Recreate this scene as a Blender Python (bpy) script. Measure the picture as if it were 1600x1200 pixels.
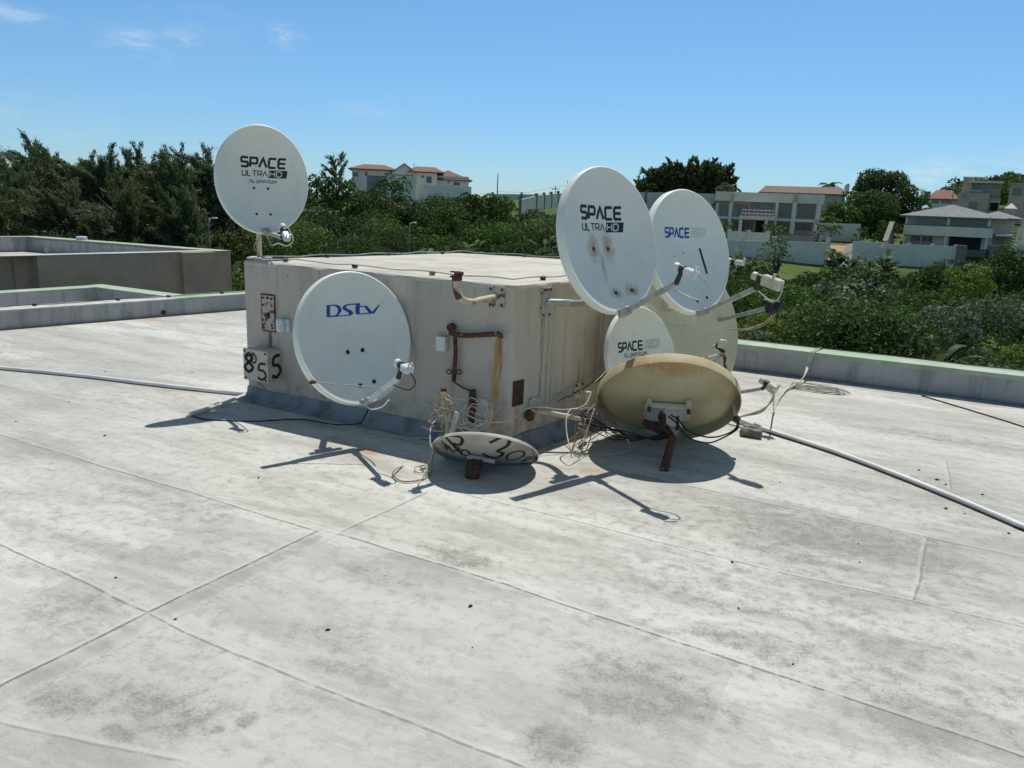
import bpy, math, random
import numpy as np
from mathutils import Vector, Matrix, noise as mnoise
random.seed(7); RNG = np.random.default_rng(11)
for o in list(bpy.data.objects): bpy.data.objects.remove(o)
S = bpy.context.scene
COL = S.collection
R = math.radians
# ------------------------------------------------------------------ camera
PITCH, ROLL, F, EYE = R(13.05), R(2.3), 1200.0, 1.6
cd = bpy.data.cameras.new('camera'); cam = bpy.data.objects.new('camera', cd); COL.objects.link(cam)
cd.sensor_width = 36; cd.lens = 36 * F / 1600; cd.clip_start = .05; cd.clip_end = 9000
u0 = Vector((0, math.sin(PITCH), math.cos(PITCH))); r0 = Vector((1, 0, 0)); FWD = Vector((0, math.cos(PITCH), -math.sin(PITCH)))
RT = math.cos(ROLL) * r0 + math.sin(ROLL) * u0; UP = -math.sin(ROLL) * r0 + math.cos(ROLL) * u0
CP = Vector((0, 0, EYE))
cam.matrix_world = Matrix(((RT.x, UP.x, -FWD.x, CP.x), (RT.y, UP.y, -FWD.y, CP.y), (RT.z, UP.z, -FWD.z, CP.z), (0, 0, 0, 1)))
S.camera = cam
# ------------------------------------------------------------------ sky and sun
SUN_EL = R(64.5); SUN_AZ = math.atan2(.30, .97)      # azimuth measured from +Y towards +X
SUND = Vector((math.sin(SUN_AZ) * math.cos(SUN_EL), math.cos(SUN_AZ) * math.cos(SUN_EL), math.sin(SUN_EL)))
W = bpy.data.worlds.new('World'); S.world = W; W.use_nodes = True
wn = W.node_tree; wn.nodes.clear()
wo = wn.nodes.new('ShaderNodeOutputWorld'); bg = wn.nodes.new('ShaderNodeBackground'); sky = wn.nodes.new('ShaderNodeTexSky')
sky.sky_type = 'NISHITA'; sky.sun_disc = False; sky.sun_elevation = SUN_EL; sky.sun_rotation = SUN_AZ
sky.altitude = 0; sky.air_density = 1.0; sky.dust_density = .1; sky.ozone_density = 1.2
bg.inputs[1].default_value = .125
def world_sky():
    h = NT(wn); v = h.vm('NORMALIZE', h.n('ShaderNodeTexCoord').outputs['Generated'])
    n1 = h.noise(h.scale(v, (1, 1, 2.2)), 7, 8.0, .66, 1.2); n2 = h.noise(h.scale(v, (6, 6, 24)), 3, 7.0, .6, .8)
    acc = None
    for (px, py, rx, ry, s_) in [(215, 68, .055, .022, .55), (285, 60, .03, .014, .5), (445, 55, .03, .02, .55), (25, 22, .05, .012, .5), (575, 172, .06, .012, .2), (1500, 266, .13, .022, .6), (1560, 250, .10, .014, .5), (60, 200, .10, .05, .16), (300, 40, .12, .04, .10)]:
        c = ray(px, py).normalized(); rr = ray(px + 10, py).normalized() - c; rr.normalize(); uu = ray(px, py - 10).normalized() - c; uu.normalize(); d = h.vm('SUBTRACT', v, tuple(c))
        a = h.mul(h.vm('DOT_PRODUCT', d, tuple(rr)), 1 / rx); b = h.mul(h.vm('DOT_PRODUCT', d, tuple(uu)), 1 / ry); q = h.m('SQRT', h.add(h.mul(a, a), h.mul(b, b)))
        k = h.mul(h.smooth(q, 0.0, 1.1, 1.0, 0.0), s_); acc = k if acc is None else h.mx(acc, k)
    f = h.mul(acc, h.smooth(h.add(h.mul(n1, .6), h.mul(n2, .4)), .42, .66))
    hs = h.n('ShaderNodeHueSaturation'); h.put(hs.inputs['Color'], sky.outputs[0]); hs.inputs['Saturation'].default_value = 1.0; hs.inputs['Value'].default_value = 1.0
    sz = h.n('ShaderNodeSeparateXYZ'); h.put(sz.inputs[0], v)
    tint = h.mix(h.smooth(sz.outputs[2], -.02, .30, t='LINEAR'), (.44, .66, .98), (.60, .90, 1.03)); tint = h.mix(h.smooth(sz.outputs[2], .40, .72), tint, (.92, .78, .58)); skyc = h.vm('MULTIPLY', hs.outputs[0], tint)  # overhead sky, out of view, tinted warm to neutralise the blue shade fill
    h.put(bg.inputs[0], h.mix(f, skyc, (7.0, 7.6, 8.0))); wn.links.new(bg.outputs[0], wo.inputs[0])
sl = bpy.data.lights.new('sun', 'SUN'); sl.energy = 4.5; sl.angle = R(.53); sl.color = (1, .98, .94)
so = bpy.data.objects.new('sun', sl); COL.objects.link(so); so.rotation_euler = (-SUND).to_track_quat('-Z', 'Y').to_euler()
S.view_settings.view_transform = 'Standard'; S.view_settings.look = 'None'; S.view_settings.exposure = -.14; S.view_settings.gamma = 1
S.render.resolution_x = 1024; S.render.resolution_y = 768
S.cycles.max_bounces = 6; S.cycles.diffuse_bounces = 4

# ------------------------------------------------------------------ projection helpers (photo pixel -> place)
def ray(px, py):
    return (RT * ((px - 800) / F) + UP * ((600 - py) / F) + FWD)
def G(px, py, z=0.0):
    d = ray(px, py); t = (z - EYE) / d.z; return CP + d * t
def D(px, py, Y):
    d = ray(px, py); return CP + d * (Y / d.y)
def PL(px, py, p, n, out=0.0):
    d = ray(px, py); q = Vector(p) + Vector(n) * out; t = (q - CP).dot(n) / d.dot(n); return CP + d * t

# ------------------------------------------------------------------ node helper
class NT:
    def __init__(s, nt): s.nt = nt
    def n(s, t, **k):
        x = s.nt.nodes.new(t)
        for a, b in k.items(): setattr(x, a, b)
        return x
    def put(s, sock, v):
        if isinstance(v, bpy.types.NodeSocket): s.nt.links.new(v, sock)
        elif v is not None: sock.default_value = v
    def m(s, op, a, b=0.0, c=0.0, clamp=False):
        x = s.n('ShaderNodeMath', operation=op, use_clamp=clamp); s.put(x.inputs[0], a); s.put(x.inputs[1], b); s.put(x.inputs[2], c); return x.outputs[0]
    def mul(s, a, b): return s.m('MULTIPLY', a, b)
    def add(s, a, b): return s.m('ADD', a, b)
    def sub(s, a, b): return s.m('SUBTRACT', a, b)
    def mx(s, a, b): return s.m('MAXIMUM', a, b)
    def vm(s, op, a, b=(0, 0, 0)):
        x = s.n('ShaderNodeVectorMath', operation=op); s.put(x.inputs[0], a); s.put(x.inputs[1], b)
        return x.outputs['Value'] if op in ('DOT_PRODUCT', 'LENGTH', 'DISTANCE') else x.outputs[0]
    def smooth(s, v, a, b, c=0.0, d=1.0, t='SMOOTHSTEP'):
        x = s.n('ShaderNodeMapRange', interpolation_type=t); s.put(x.inputs[0], v)
        for i, q in enumerate((a, b, c, d)): s.put(x.inputs[i + 1], q)
        return x.outputs[0]
    def noise(s, vec, sc, det=4.0, rough=.55, dist=0.0):
        x = s.n('ShaderNodeTexNoise'); s.put(x.inputs['Vector'], vec); x.inputs['Scale'].default_value = sc
        x.inputs['Detail'].default_value = det; x.inputs['Roughness'].default_value = rough; x.inputs['Distortion'].default_value = dist
        return x.outputs[0]
    def noisec(s, vec, sc, det=3.0):
        x = s.n('ShaderNodeTexNoise'); s.put(x.inputs['Vector'], vec); x.inputs['Scale'].default_value = sc; x.inputs['Detail'].default_value = det
        return x.outputs['Color']
    def mix(s, f, a, b):
        x = s.n('ShaderNodeMix', data_type='RGBA'); s.put(x.inputs[0], f)
        s.put(x.inputs[6], (*a, 1) if isinstance(a, tuple) and len(a) == 3 else a); s.put(x.inputs[7], (*b, 1) if isinstance(b, tuple) and len(b) == 3 else b)
        return x.outputs[2]
    def scale(s, v, xyz):
        x = s.n('ShaderNodeMapping'); s.put(x.inputs[0], v); x.inputs['Scale'].default_value = xyz; return x.outputs[0]
    def band(s, v, c, hw, soft):      # 1 inside |v-c|<hw
        return s.smooth(s.m('ABSOLUTE', s.sub(v, c)), hw, hw + soft, 1.0, 0.0)
    def rng(s, v, a, b, soft):
        return s.mul(s.smooth(v, a - soft, a + soft), s.smooth(v, b - soft, b + soft, 1.0, 0.0))
    def bump(s, h, strength=.3, dist=.01, nrm=None):
        x = s.n('ShaderNodeBump'); s.put(x.inputs['Height'], h); x.inputs['Strength'].default_value = strength; x.inputs['Distance'].default_value = dist
        if nrm is not None: s.put(x.inputs['Normal'], nrm)
        return x.outputs[0]

def newmat(name):
    m = bpy.data.materials.new(name); m.use_nodes = True; nt = m.node_tree; nt.nodes.clear()
    h = NT(nt); out = h.n('ShaderNodeOutputMaterial'); b = h.n('ShaderNodeBsdfPrincipled'); nt.links.new(b.outputs[0], out.inputs[0])
    return m, h, b, out
def mat(name, c, c2=None, sc=6.0, rough=.6, metal=0.0, bump=0.0, bsc=60.0, stretch=(1, 1, 1), lo=.4, hi=.62, spec=.4):
    m, h, b, _ = newmat(name)
    tc = h.n('ShaderNodeTexCoord').outputs['Object']; v = h.scale(tc, stretch)
    f = h.smooth(h.noise(v, sc, 6.0, .6), lo, hi)
    h.put(b.inputs['Base Color'], h.mix(f, c, c2 or tuple(min(1, x * .82) for x in c)))
    b.inputs['Roughness'].default_value = rough; b.inputs['Metallic'].default_value = metal
    b.inputs['Specular IOR Level'].default_value = spec
    if bump: h.put(b.inputs['Normal'], h.bump(h.noise(tc, bsc, 5.0, .65), bump, .006))
    return m

# ------------------------------------------------------------------ object helpers
WMX = {}
def thing(name, label, cat, loc=(0, 0, 0), rot=None, group=None, kind=None):
    o = bpy.data.objects.new(name, None); COL.objects.link(o)
    M = Matrix.Translation(Vector(loc))
    if rot is not None: M = M @ (rot.to_4x4() if isinstance(rot, Matrix) else Matrix.Rotation(rot, 4, 'Z'))
    o.matrix_basis = M; o.empty_display_size = .2
    WMX[o] = M; tag(o, label, cat, group, kind); return o
def tag(o, label=None, cat=None, group=None, kind=None):
    if label: o['label'] = label
    if cat: o['category'] = cat
    if group: o['group'] = group
    if kind: o['kind'] = kind
    return o

class MB:
    def __init__(s): s.v = []; s.f = []; s.mi = []; s.cur = 0; s.T = None
    def add(s, vs, fs):
        k = len(s.v)
        if s.T is not None: vs = [s.T @ Vector(p) for p in vs]
        s.v += [tuple(p) for p in vs]; s.f += [tuple(i + k for i in f) for f in fs]; s.mi += [s.cur] * len(fs); return s
    def box(s, x0, x1, y0, y1, z0, z1, M=None):
        vs = [(x, y, z) for z in (z0, z1) for y in (y0, y1) for x in (x0, x1)]
        if M is not None: vs = [M @ Vector(p) for p in vs]
        return s.add(vs, [(0, 2, 3, 1), (4, 5, 7, 6), (0, 1, 5, 4), (2, 6, 7, 3), (0, 4, 6, 2), (1, 3, 7, 5)])
    def cbox(s, c, sx, sy, sz, M=None, bev=0.0):
        T = Matrix.Translation(Vector(c)) @ (M.to_4x4() if M is not None else Matrix())
        if bev <= 0: return s.box(-sx / 2, sx / 2, -sy / 2, sy / 2, -sz / 2, sz / 2, T)
        vs = []; hx, hy, hz = sx / 2, sy / 2, sz / 2
        prof = [(-hz, bev), (-hz + bev, 0), (hz - bev, 0), (hz, bev)]
        for z, i in prof:
            a, b = hx - i, hy - i; q = bev * (1 if i == 0 else .5)
            vs += [T @ Vector(p) for p in ((-a + q, -b, z), (a - q, -b, z), (a, -b + q, z), (a, b - q, z), (a - q, b, z), (-a + q, b, z), (-a, b - q, z), (-a, -b + q, z))]
        fs = [tuple(range(7, -1, -1)), tuple(range(24, 32))]
        for r in range(3):
            for i in range(8): j = (i + 1) % 8; fs.append((r * 8 + i, r * 8 + j, (r + 1) * 8 + j, (r + 1) * 8 + i))
        return s.add(vs, fs)
    def prism(s, poly, z0, z1):
        n = len(poly); a = sum(poly[i][0] * poly[(i + 1) % n][1] - poly[(i + 1) % n][0] * poly[i][1] for i in range(n))
        if a < 0: poly = poly[::-1]
        vs = [(p[0], p[1], z0) for p in poly] + [(p[0], p[1], z1) for p in poly]
        fs = [tuple(range(n - 1, -1, -1)), tuple(range(n, 2 * n))] + [(i, (i + 1) % n, n + (i + 1) % n, n + i) for i in range(n)]
        return s.add(vs, fs)
    def tube(s, pts, r, n=8, caps=True):
        pts = [Vector(p) for p in pts]; m = len(pts)
        rs = r if isinstance(r, (list, tuple)) else [r] * m
        vs = []; up = None
        for i, p in enumerate(pts):
            t = (pts[min(i + 1, m - 1)] - pts[max(i - 1, 0)]).normalized()
            if up is None: up = t.orthogonal().normalized()
            up = (up - t * up.dot(t)); up = up.normalized() if up.length > 1e-6 else t.orthogonal().normalized()
            b = t.cross(up)
            for k in range(n):
                a = 2 * math.pi * k / n; vs.append(p + (up * math.cos(a) + b * math.sin(a)) * rs[i])
        fs = []
        for i in range(m - 1):
            for k in range(n):
                k2 = (k + 1) % n; fs.append((i * n + k, i * n + k2, (i + 1) * n + k2, (i + 1) * n + k))
        if caps: fs += [tuple(range(n - 1, -1, -1)), tuple((m - 1) * n + k for k in range(n))]
        return s.add(vs, fs)
    def cyl(s, a, b, r, r2=None, n=20): return s.tube([a, b], [r, r if r2 is None else r2], n)
    def build(s, name, mats, parent=None, local=False, smooth=True, ang=35):
        me = bpy.data.meshes.new(name); vs = s.v
        if parent is not None and not local:
            Mi = WMX[parent].inverted(); vs = [tuple(Mi @ Vector(p)) for p in vs]
        me.from_pydata(vs, [], s.f); me.update()
        mats = mats if isinstance(mats, (list, tuple)) else [mats]
        for m in mats: me.materials.append(m)
        if len(mats) > 1: me.polygons.foreach_set('material_index', s.mi)
        if smooth:
            me.polygons.foreach_set('use_smooth', [True] * len(me.polygons)); me.set_sharp_from_angle(angle=R(ang))
        o = bpy.data.objects.new(name, me); COL.objects.link(o)
        if parent is not None: o.parent = parent; WMX[o] = WMX[parent]
        else: WMX[o] = Matrix()
        return o
def fix_normals(o):
    import bmesh
    b = bmesh.new(); b.from_mesh(o.data); bmesh.ops.recalc_face_normals(b, faces=b.faces); b.to_mesh(o.data); b.free(); return o

def catmull(P, k=8):
    P = [Vector(p) for p in P]
    if len(P) < 3: return P
    Q = [P[0] * 2 - P[1]] + P + [P[-1] * 2 - P[-2]]; out = []
    for i in range(1, len(Q) - 2):
        a, b, c, d = Q[i - 1:i + 3]
        for j in range(k):
            t = j / k; out.append(.5 * ((2 * b) + (c - a) * t + (2 * a - 5 * b + 4 * c - d) * t * t + (3 * b - a - 3 * c + d) * t ** 3))
    out.append(P[-1]); return out
def jit(P, a):
    return [Vector(p) + Vector((random.uniform(-a, a), random.uniform(-a, a), random.uniform(-a, a))) for p in P]

# stroke lettering
def strip(poly, th, maxseg=.02):
    P = []
    for i in range(len(poly) - 1):
        a = Vector(poly[i]); b = Vector(poly[i + 1]); k = max(1, int((b - a).length / maxseg))
        for j in range(k): P.append(a + (b - a) * (j / k))
    P.append(Vector(poly[-1])); closed = (P[0] - P[-1]).length < 1e-6; n = len(P); L = []; Rr = []
    for i in range(n):
        d1 = (P[i] - P[i - 1]) if i > 0 else ((P[0] - P[-2]) if closed else (P[1] - P[0]))
        d2 = (P[i + 1] - P[i]) if i < n - 1 else ((P[1] - P[0]) if closed else (P[-1] - P[-2]))
        d1.normalize(); d2.normalize(); n1 = Vector((-d1.y, d1.x)); n2 = Vector((-d2.y, d2.x))
        mi = (n1 + n2) / max(.45, 1 + n1.dot(n2)); L.append(P[i] + mi * th / 2); Rr.append(P[i] - mi * th / 2)
    return [(L[i], Rr[i], Rr[i + 1], L[i + 1]) for i in range(n - 1)]
FONT = {'S': [[(1, 1), (.12, 1), (0, .9), (0, .6), (.12, .5), (.88, .5), (1, .4), (1, .1), (.88, 0), (0, 0)]], 'P': [[(0, 0), (0, 1), (.88, 1), (1, .88), (1, .5), (.88, .38), (.12, .38)]],
 'A': [[(-.05, 0), (.5, 1), (1.05, 0)]], 'C': [[(1, 1), (.12, 1), (0, .88), (0, .12), (.12, 0), (1, 0)]], 'E': [[(1, 1), (.12, 1), (0, .88), (0, .12), (.12, 0), (1, 0)], [(.1, .5), (.95, .5)]],
 'U': [[(0, 1), (0, .12), (.12, 0), (.88, 0), (1, .12), (1, 1)]], 'L': [[(0, 1), (0, 0), (.9, 0)]], 'T': [[(-.05, 1), (1.05, 1)], [(.5, 1), (.5, 0)]],
 'R': [[(0, 0), (0, 1), (.88, 1), (1, .88), (1, .55), (.88, .43), (.1, .43)], [(.5, .43), (1, 0)]], 'H': [[(0, 0), (0, 1)], [(1, 0), (1, 1)], [(0, .5), (1, .5)]],
 'D': [[(0, 0), (0, 1), (.75, 1), (1, .75), (1, .25), (.75, 0), (0, 0)]], 'M': [[(0, 0), (0, 1), (.5, .35), (1, 1), (1, 0)]], 'N': [[(0, 0), (0, 1), (1, 0), (1, 1)]], 'I': [[(.5, 0), (.5, 1)]]}
def word(txt, x, y, h, w, gap, th, shear=0.0):
    q = []
    for ch in txt:
        ww = w * (.25 if ch == 'I' else 1.0)
        for pl in FONT[ch]:
            pts = [((x + (p[0] if ch != 'I' else .5) * ww) + shear * p[1] * h, y + p[1] * h) for p in pl]
            q += strip(pts, th)
        x += ww + gap
    return q, x
def quads_on(mb, quads, fn):
    vs = []; fs = []
    for q in quads:
        k = len(vs); vs += [fn(p[0], p[1]) for p in q]; fs.append((k, k + 1, k + 2, k + 3))
    mb.add(vs, fs)

world_sky()
# ------------------------------------------------------------------ materials
M_white = mat('white_paint', (.62, .64, .63), (.54, .56, .55), 3, .45, lo=.35, hi=.7)
M_steel = mat('galvanised', (.46, .45, .42), (.34, .33, .30), 25, .5, .25, .05)
M_rust = mat('rusty_steel', (.13, .055, .03), (.05, .025, .018), 30, .9, 0, .5, 90)
M_creampipe = mat('cream_pipe_rusty', (.55, .47, .33), (.30, .15, .06), 9, .6, 0, .15, 80, lo=.5, hi=.66)
M_rustcream = mat('rust_on_cream', (.11, .045, .025), (.40, .29, .18), 26, .85, 0, .4, 90, lo=.60, hi=.66)
M_rustplate = mat('rust_spotted_plate', (.50, .46, .38), (.16, .08, .05), 30, .8, 0, .2, 60, lo=.5, hi=.6)
M_black = mat('black_plastic', (.015, .015, .017), (.03, .03, .03), 8, .5)
M_bcable = mat('black_cable', (.012, .012, .013), None, 8, .55)
M_wcable = mat('cream_cable', (.58, .55, .46), (.42, .39, .31), 14, .55)
M_gcable = mat('grey_cable', (.45, .46, .46), (.33, .33, .33), 14, .6)
M_tcable = mat('tan_cable', (.46, .36, .24), (.34, .22, .12), 14, .65)
M_pvc = mat('pvc_conduit', (.78, .76, .70), (.66, .64, .6), 4, .45)
M_lnbw = mat('feed_white', (.72, .73, .72), (.6, .61, .6), 14, .4)
M_lnbc = mat('feed_cream', (.62, .6, .46), (.5, .47, .34), 14, .5)
M_darkletter = mat('dark_letters', (.02, .02, .025), None, 8, .5)
M_blueletter = mat('blue_letters', (.012, .065, .36), (.015, .08, .42), 8, .5)
M_whiteletter = mat('white_letters', (.62, .64, .63), None, 8, .5)
M_brush = mat('black_brush_paint', (.018, .016, .015), (.04, .035, .03), 40, .7)
M_boxpl = mat('weathered_box', (.60, .55, .44), (.44, .38, .28), 16, .65, lo=.5, hi=.7)
M_boxwh = mat('white_box', (.68, .70, .70), (.5, .5, .48), 18, .5, lo=.5, hi=.75)
M_conc = mat('old_concrete', (.21, .185, .16), (.13, .115, .1), 22, .95, 0, .9, 60)

def parapet_mat():
    m, h, b, _ = newmat('parapet_grey'); P = h.n('ShaderNodeNewGeometry').outputs['Position']; sv = h.scale(P, (1, 1, .12))
    c = h.mix(h.smooth(h.noise(P, 1.6, 6.0, .65), .4, .62), (.43, .425, .40), (.34, .34, .33)); c = h.mix(h.mul(h.smooth(h.noise(sv, 7, 6.0, .65), .48, .66), .7), c, (.22, .22, .21))
    c = h.mix(h.mul(h.smooth(h.noise(sv, 21, 4.0, .6), .60, .68), .55), c, (.50, .49, .46)); z = h.n('ShaderNodeSeparateXYZ'); h.put(z.inputs[0], P)
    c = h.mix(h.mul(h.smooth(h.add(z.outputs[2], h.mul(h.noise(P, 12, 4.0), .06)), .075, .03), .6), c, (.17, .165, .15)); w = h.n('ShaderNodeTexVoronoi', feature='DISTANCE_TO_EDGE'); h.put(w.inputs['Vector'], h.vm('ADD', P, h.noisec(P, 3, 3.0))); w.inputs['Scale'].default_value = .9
    c = h.mix(h.mul(h.smooth(w.outputs['Distance'], .004, .0, 0.0, 1.0), .0), c, (.1, .1, .1)); h.put(b.inputs['Base Color'], c); b.inputs['Roughness'].default_value = .8
    h.put(b.inputs['Normal'], h.bump(h.add(h.noise(P, 40, 5.0, .65), h.noise(P, 5, 3.0)), .5, .008)); return m
M_parapet = parapet_mat()
M_green = None
def coping_mat():
    m, h, b, _ = newmat('green_coping_paint'); P = h.n('ShaderNodeNewGeometry').outputs['Position']
    c = h.mix(h.smooth(h.noise(P, 5, 6.0, .65), .42, .66), (.32, .42, .27), (.43, .47, .38)); c = h.mix(h.smooth(h.noise(P, 13, 6.0, .7), .64, .67), c, (.44, .43, .39)); c = h.mix(h.mul(h.smooth(h.noise(P, 2.3, 5.0, .7), .55, .68), .6), c, (.22, .29, .19))
    h.put(b.inputs['Base Color'], c); b.inputs['Roughness'].default_value = .7; h.put(b.inputs['Normal'], h.bump(h.noise(P, 30, 5.0, .65), .4, .006)); return m
M_green = coping_mat()
M_parapet_top = mat('parapet_top', (.58, .565, .51), (.45, .44, .40), 8, .75, 0, .2, 45)
M_neigh = mat('brown_render', (.54, .38, .26), (.46, .32, .22), 2.0, .9, 0, .25, 40)
M_neighr = mat('pale_roof', (.5, .49, .45), (.40, .39, .36), 1.5, .85)
M_flash = mat('blue_grey_flashing', (.27, .28, .285), (.14, .14, .14), 6, .7, 0, .3, 40, (1, 1, .6), .42, .66)
M_debris = mat('debris', (.06, .045, .035), (.03, .02, .015), 60, .9)

def wall_mat(name, org, du, marks, base=(.535, .475, .39), base2=(.44, .39, .31)):
    """box render with vertical streaks; marks = list (u,z0,z1,halfwidth,colour,strength)"""
    m, h, b, _ = newmat(name)
    P = h.vm('SUBTRACT', h.n('ShaderNodeNewGeometry').outputs['Position'], tuple(org))
    u = h.vm('DOT_PRODUCT', P, tuple(du)); sx = h.n('ShaderNodeSeparateXYZ'); h.put(sx.inputs[0], P); z = sx.outputs[2]
    cx = h.n('ShaderNodeCombineXYZ'); h.put(cx.inputs[0], u); h.put(cx.inputs[1], h.mul(z, .12)); sv = cx.outputs[0]
    cx2 = h.n('ShaderNodeCombineXYZ'); h.put(cx2.inputs[0], u); h.put(cx2.inputs[1], z); uv = cx2.outputs[0]
    st = h.noise(sv, 7.0, 6.0, .62); bl = h.noise(uv, 2.2, 6.0, .6)
    col = h.mix(h.mul(h.smooth(st, .42, .70), .6), base, base2)
    col = h.mix(h.mul(h.smooth(bl, .5, .75), .35), col, (.36, .32, .26))
    col = h.mix(h.mul(h.mul(h.smooth(z, .95, 1.08), h.smooth(h.noise(sv, 14, 5.0, .6), .5, .68)), .4), col, (.27, .24, .2))
    col = h.mix(h.mul(h.smooth(z, .32, .12), h.mul(h.smooth(h.noise(uv, 9, 5.0, .65), .42, .62), .55)), col, (.20, .19, .17))
    spk = h.smooth(h.noise(uv, 26, 3.0, .5), .70, .74); col = h.mix(h.mul(spk, .7), col, (.08, .06, .05))
    wob = h.mul(h.sub(h.noise(uv, 9, 4.0, .6), .5), .05)
    for (mu, z0, z1, hw, c, s) in marks:
        uu = h.add(u, wob)
        zz = h.add(z, h.mul(h.sub(h.noise(uv, 15, 3.0), .5), .08))
        k = h.mul(h.band(uu, mu, hw * .35, hw), h.rng(zz, z0, z1, .03))
        k = h.mul(k, h.smooth(h.noise(sv, 38, 4.0, .7), .3, .62)); col = h.mix(h.mul(k, s), col, c)
    h.put(b.inputs['Base Color'], col); b.inputs['Roughness'].default_value = .85
    hh = h.add(h.mul(h.noise(uv, 55, 5.0, .6), .5), h.noise(uv, 5, 3.0))
    h.put(b.inputs['Normal'], h.bump(hh, .35, .012)); return m

# ================================================================== THE ROOF
Lp = G(387, 622); Np = G(795, 706); BH = 1.105
Rp = Vector((1.80, 7.22, 0)); Kp = G(718, 396, BH); Kp.z = 0
LWd = (Lp - Np).normalized(); LWn = Vector((LWd.y, -LWd.x, 0)); LWn = LWn if LWn.y < 0 else -LWn
RWd = (Rp - Np).normalized(); RWn = Vector((RWd.y, -RWd.x, 0)); RWn = RWn if RWn.x > 0 else -RWn
def LW(px, py, out=0.0): return PL(px, py, Np, LWn, out)
def RW(px, py, out=0.0): return PL(px, py, Np, RWn, out)
def lu(px, py): return (LW(px, py) - Np).dot(LWd), LW(px, py).z
def ru(px, py): return (RW(px, py) - Np).dot(RWd), RW(px, py).z

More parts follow.
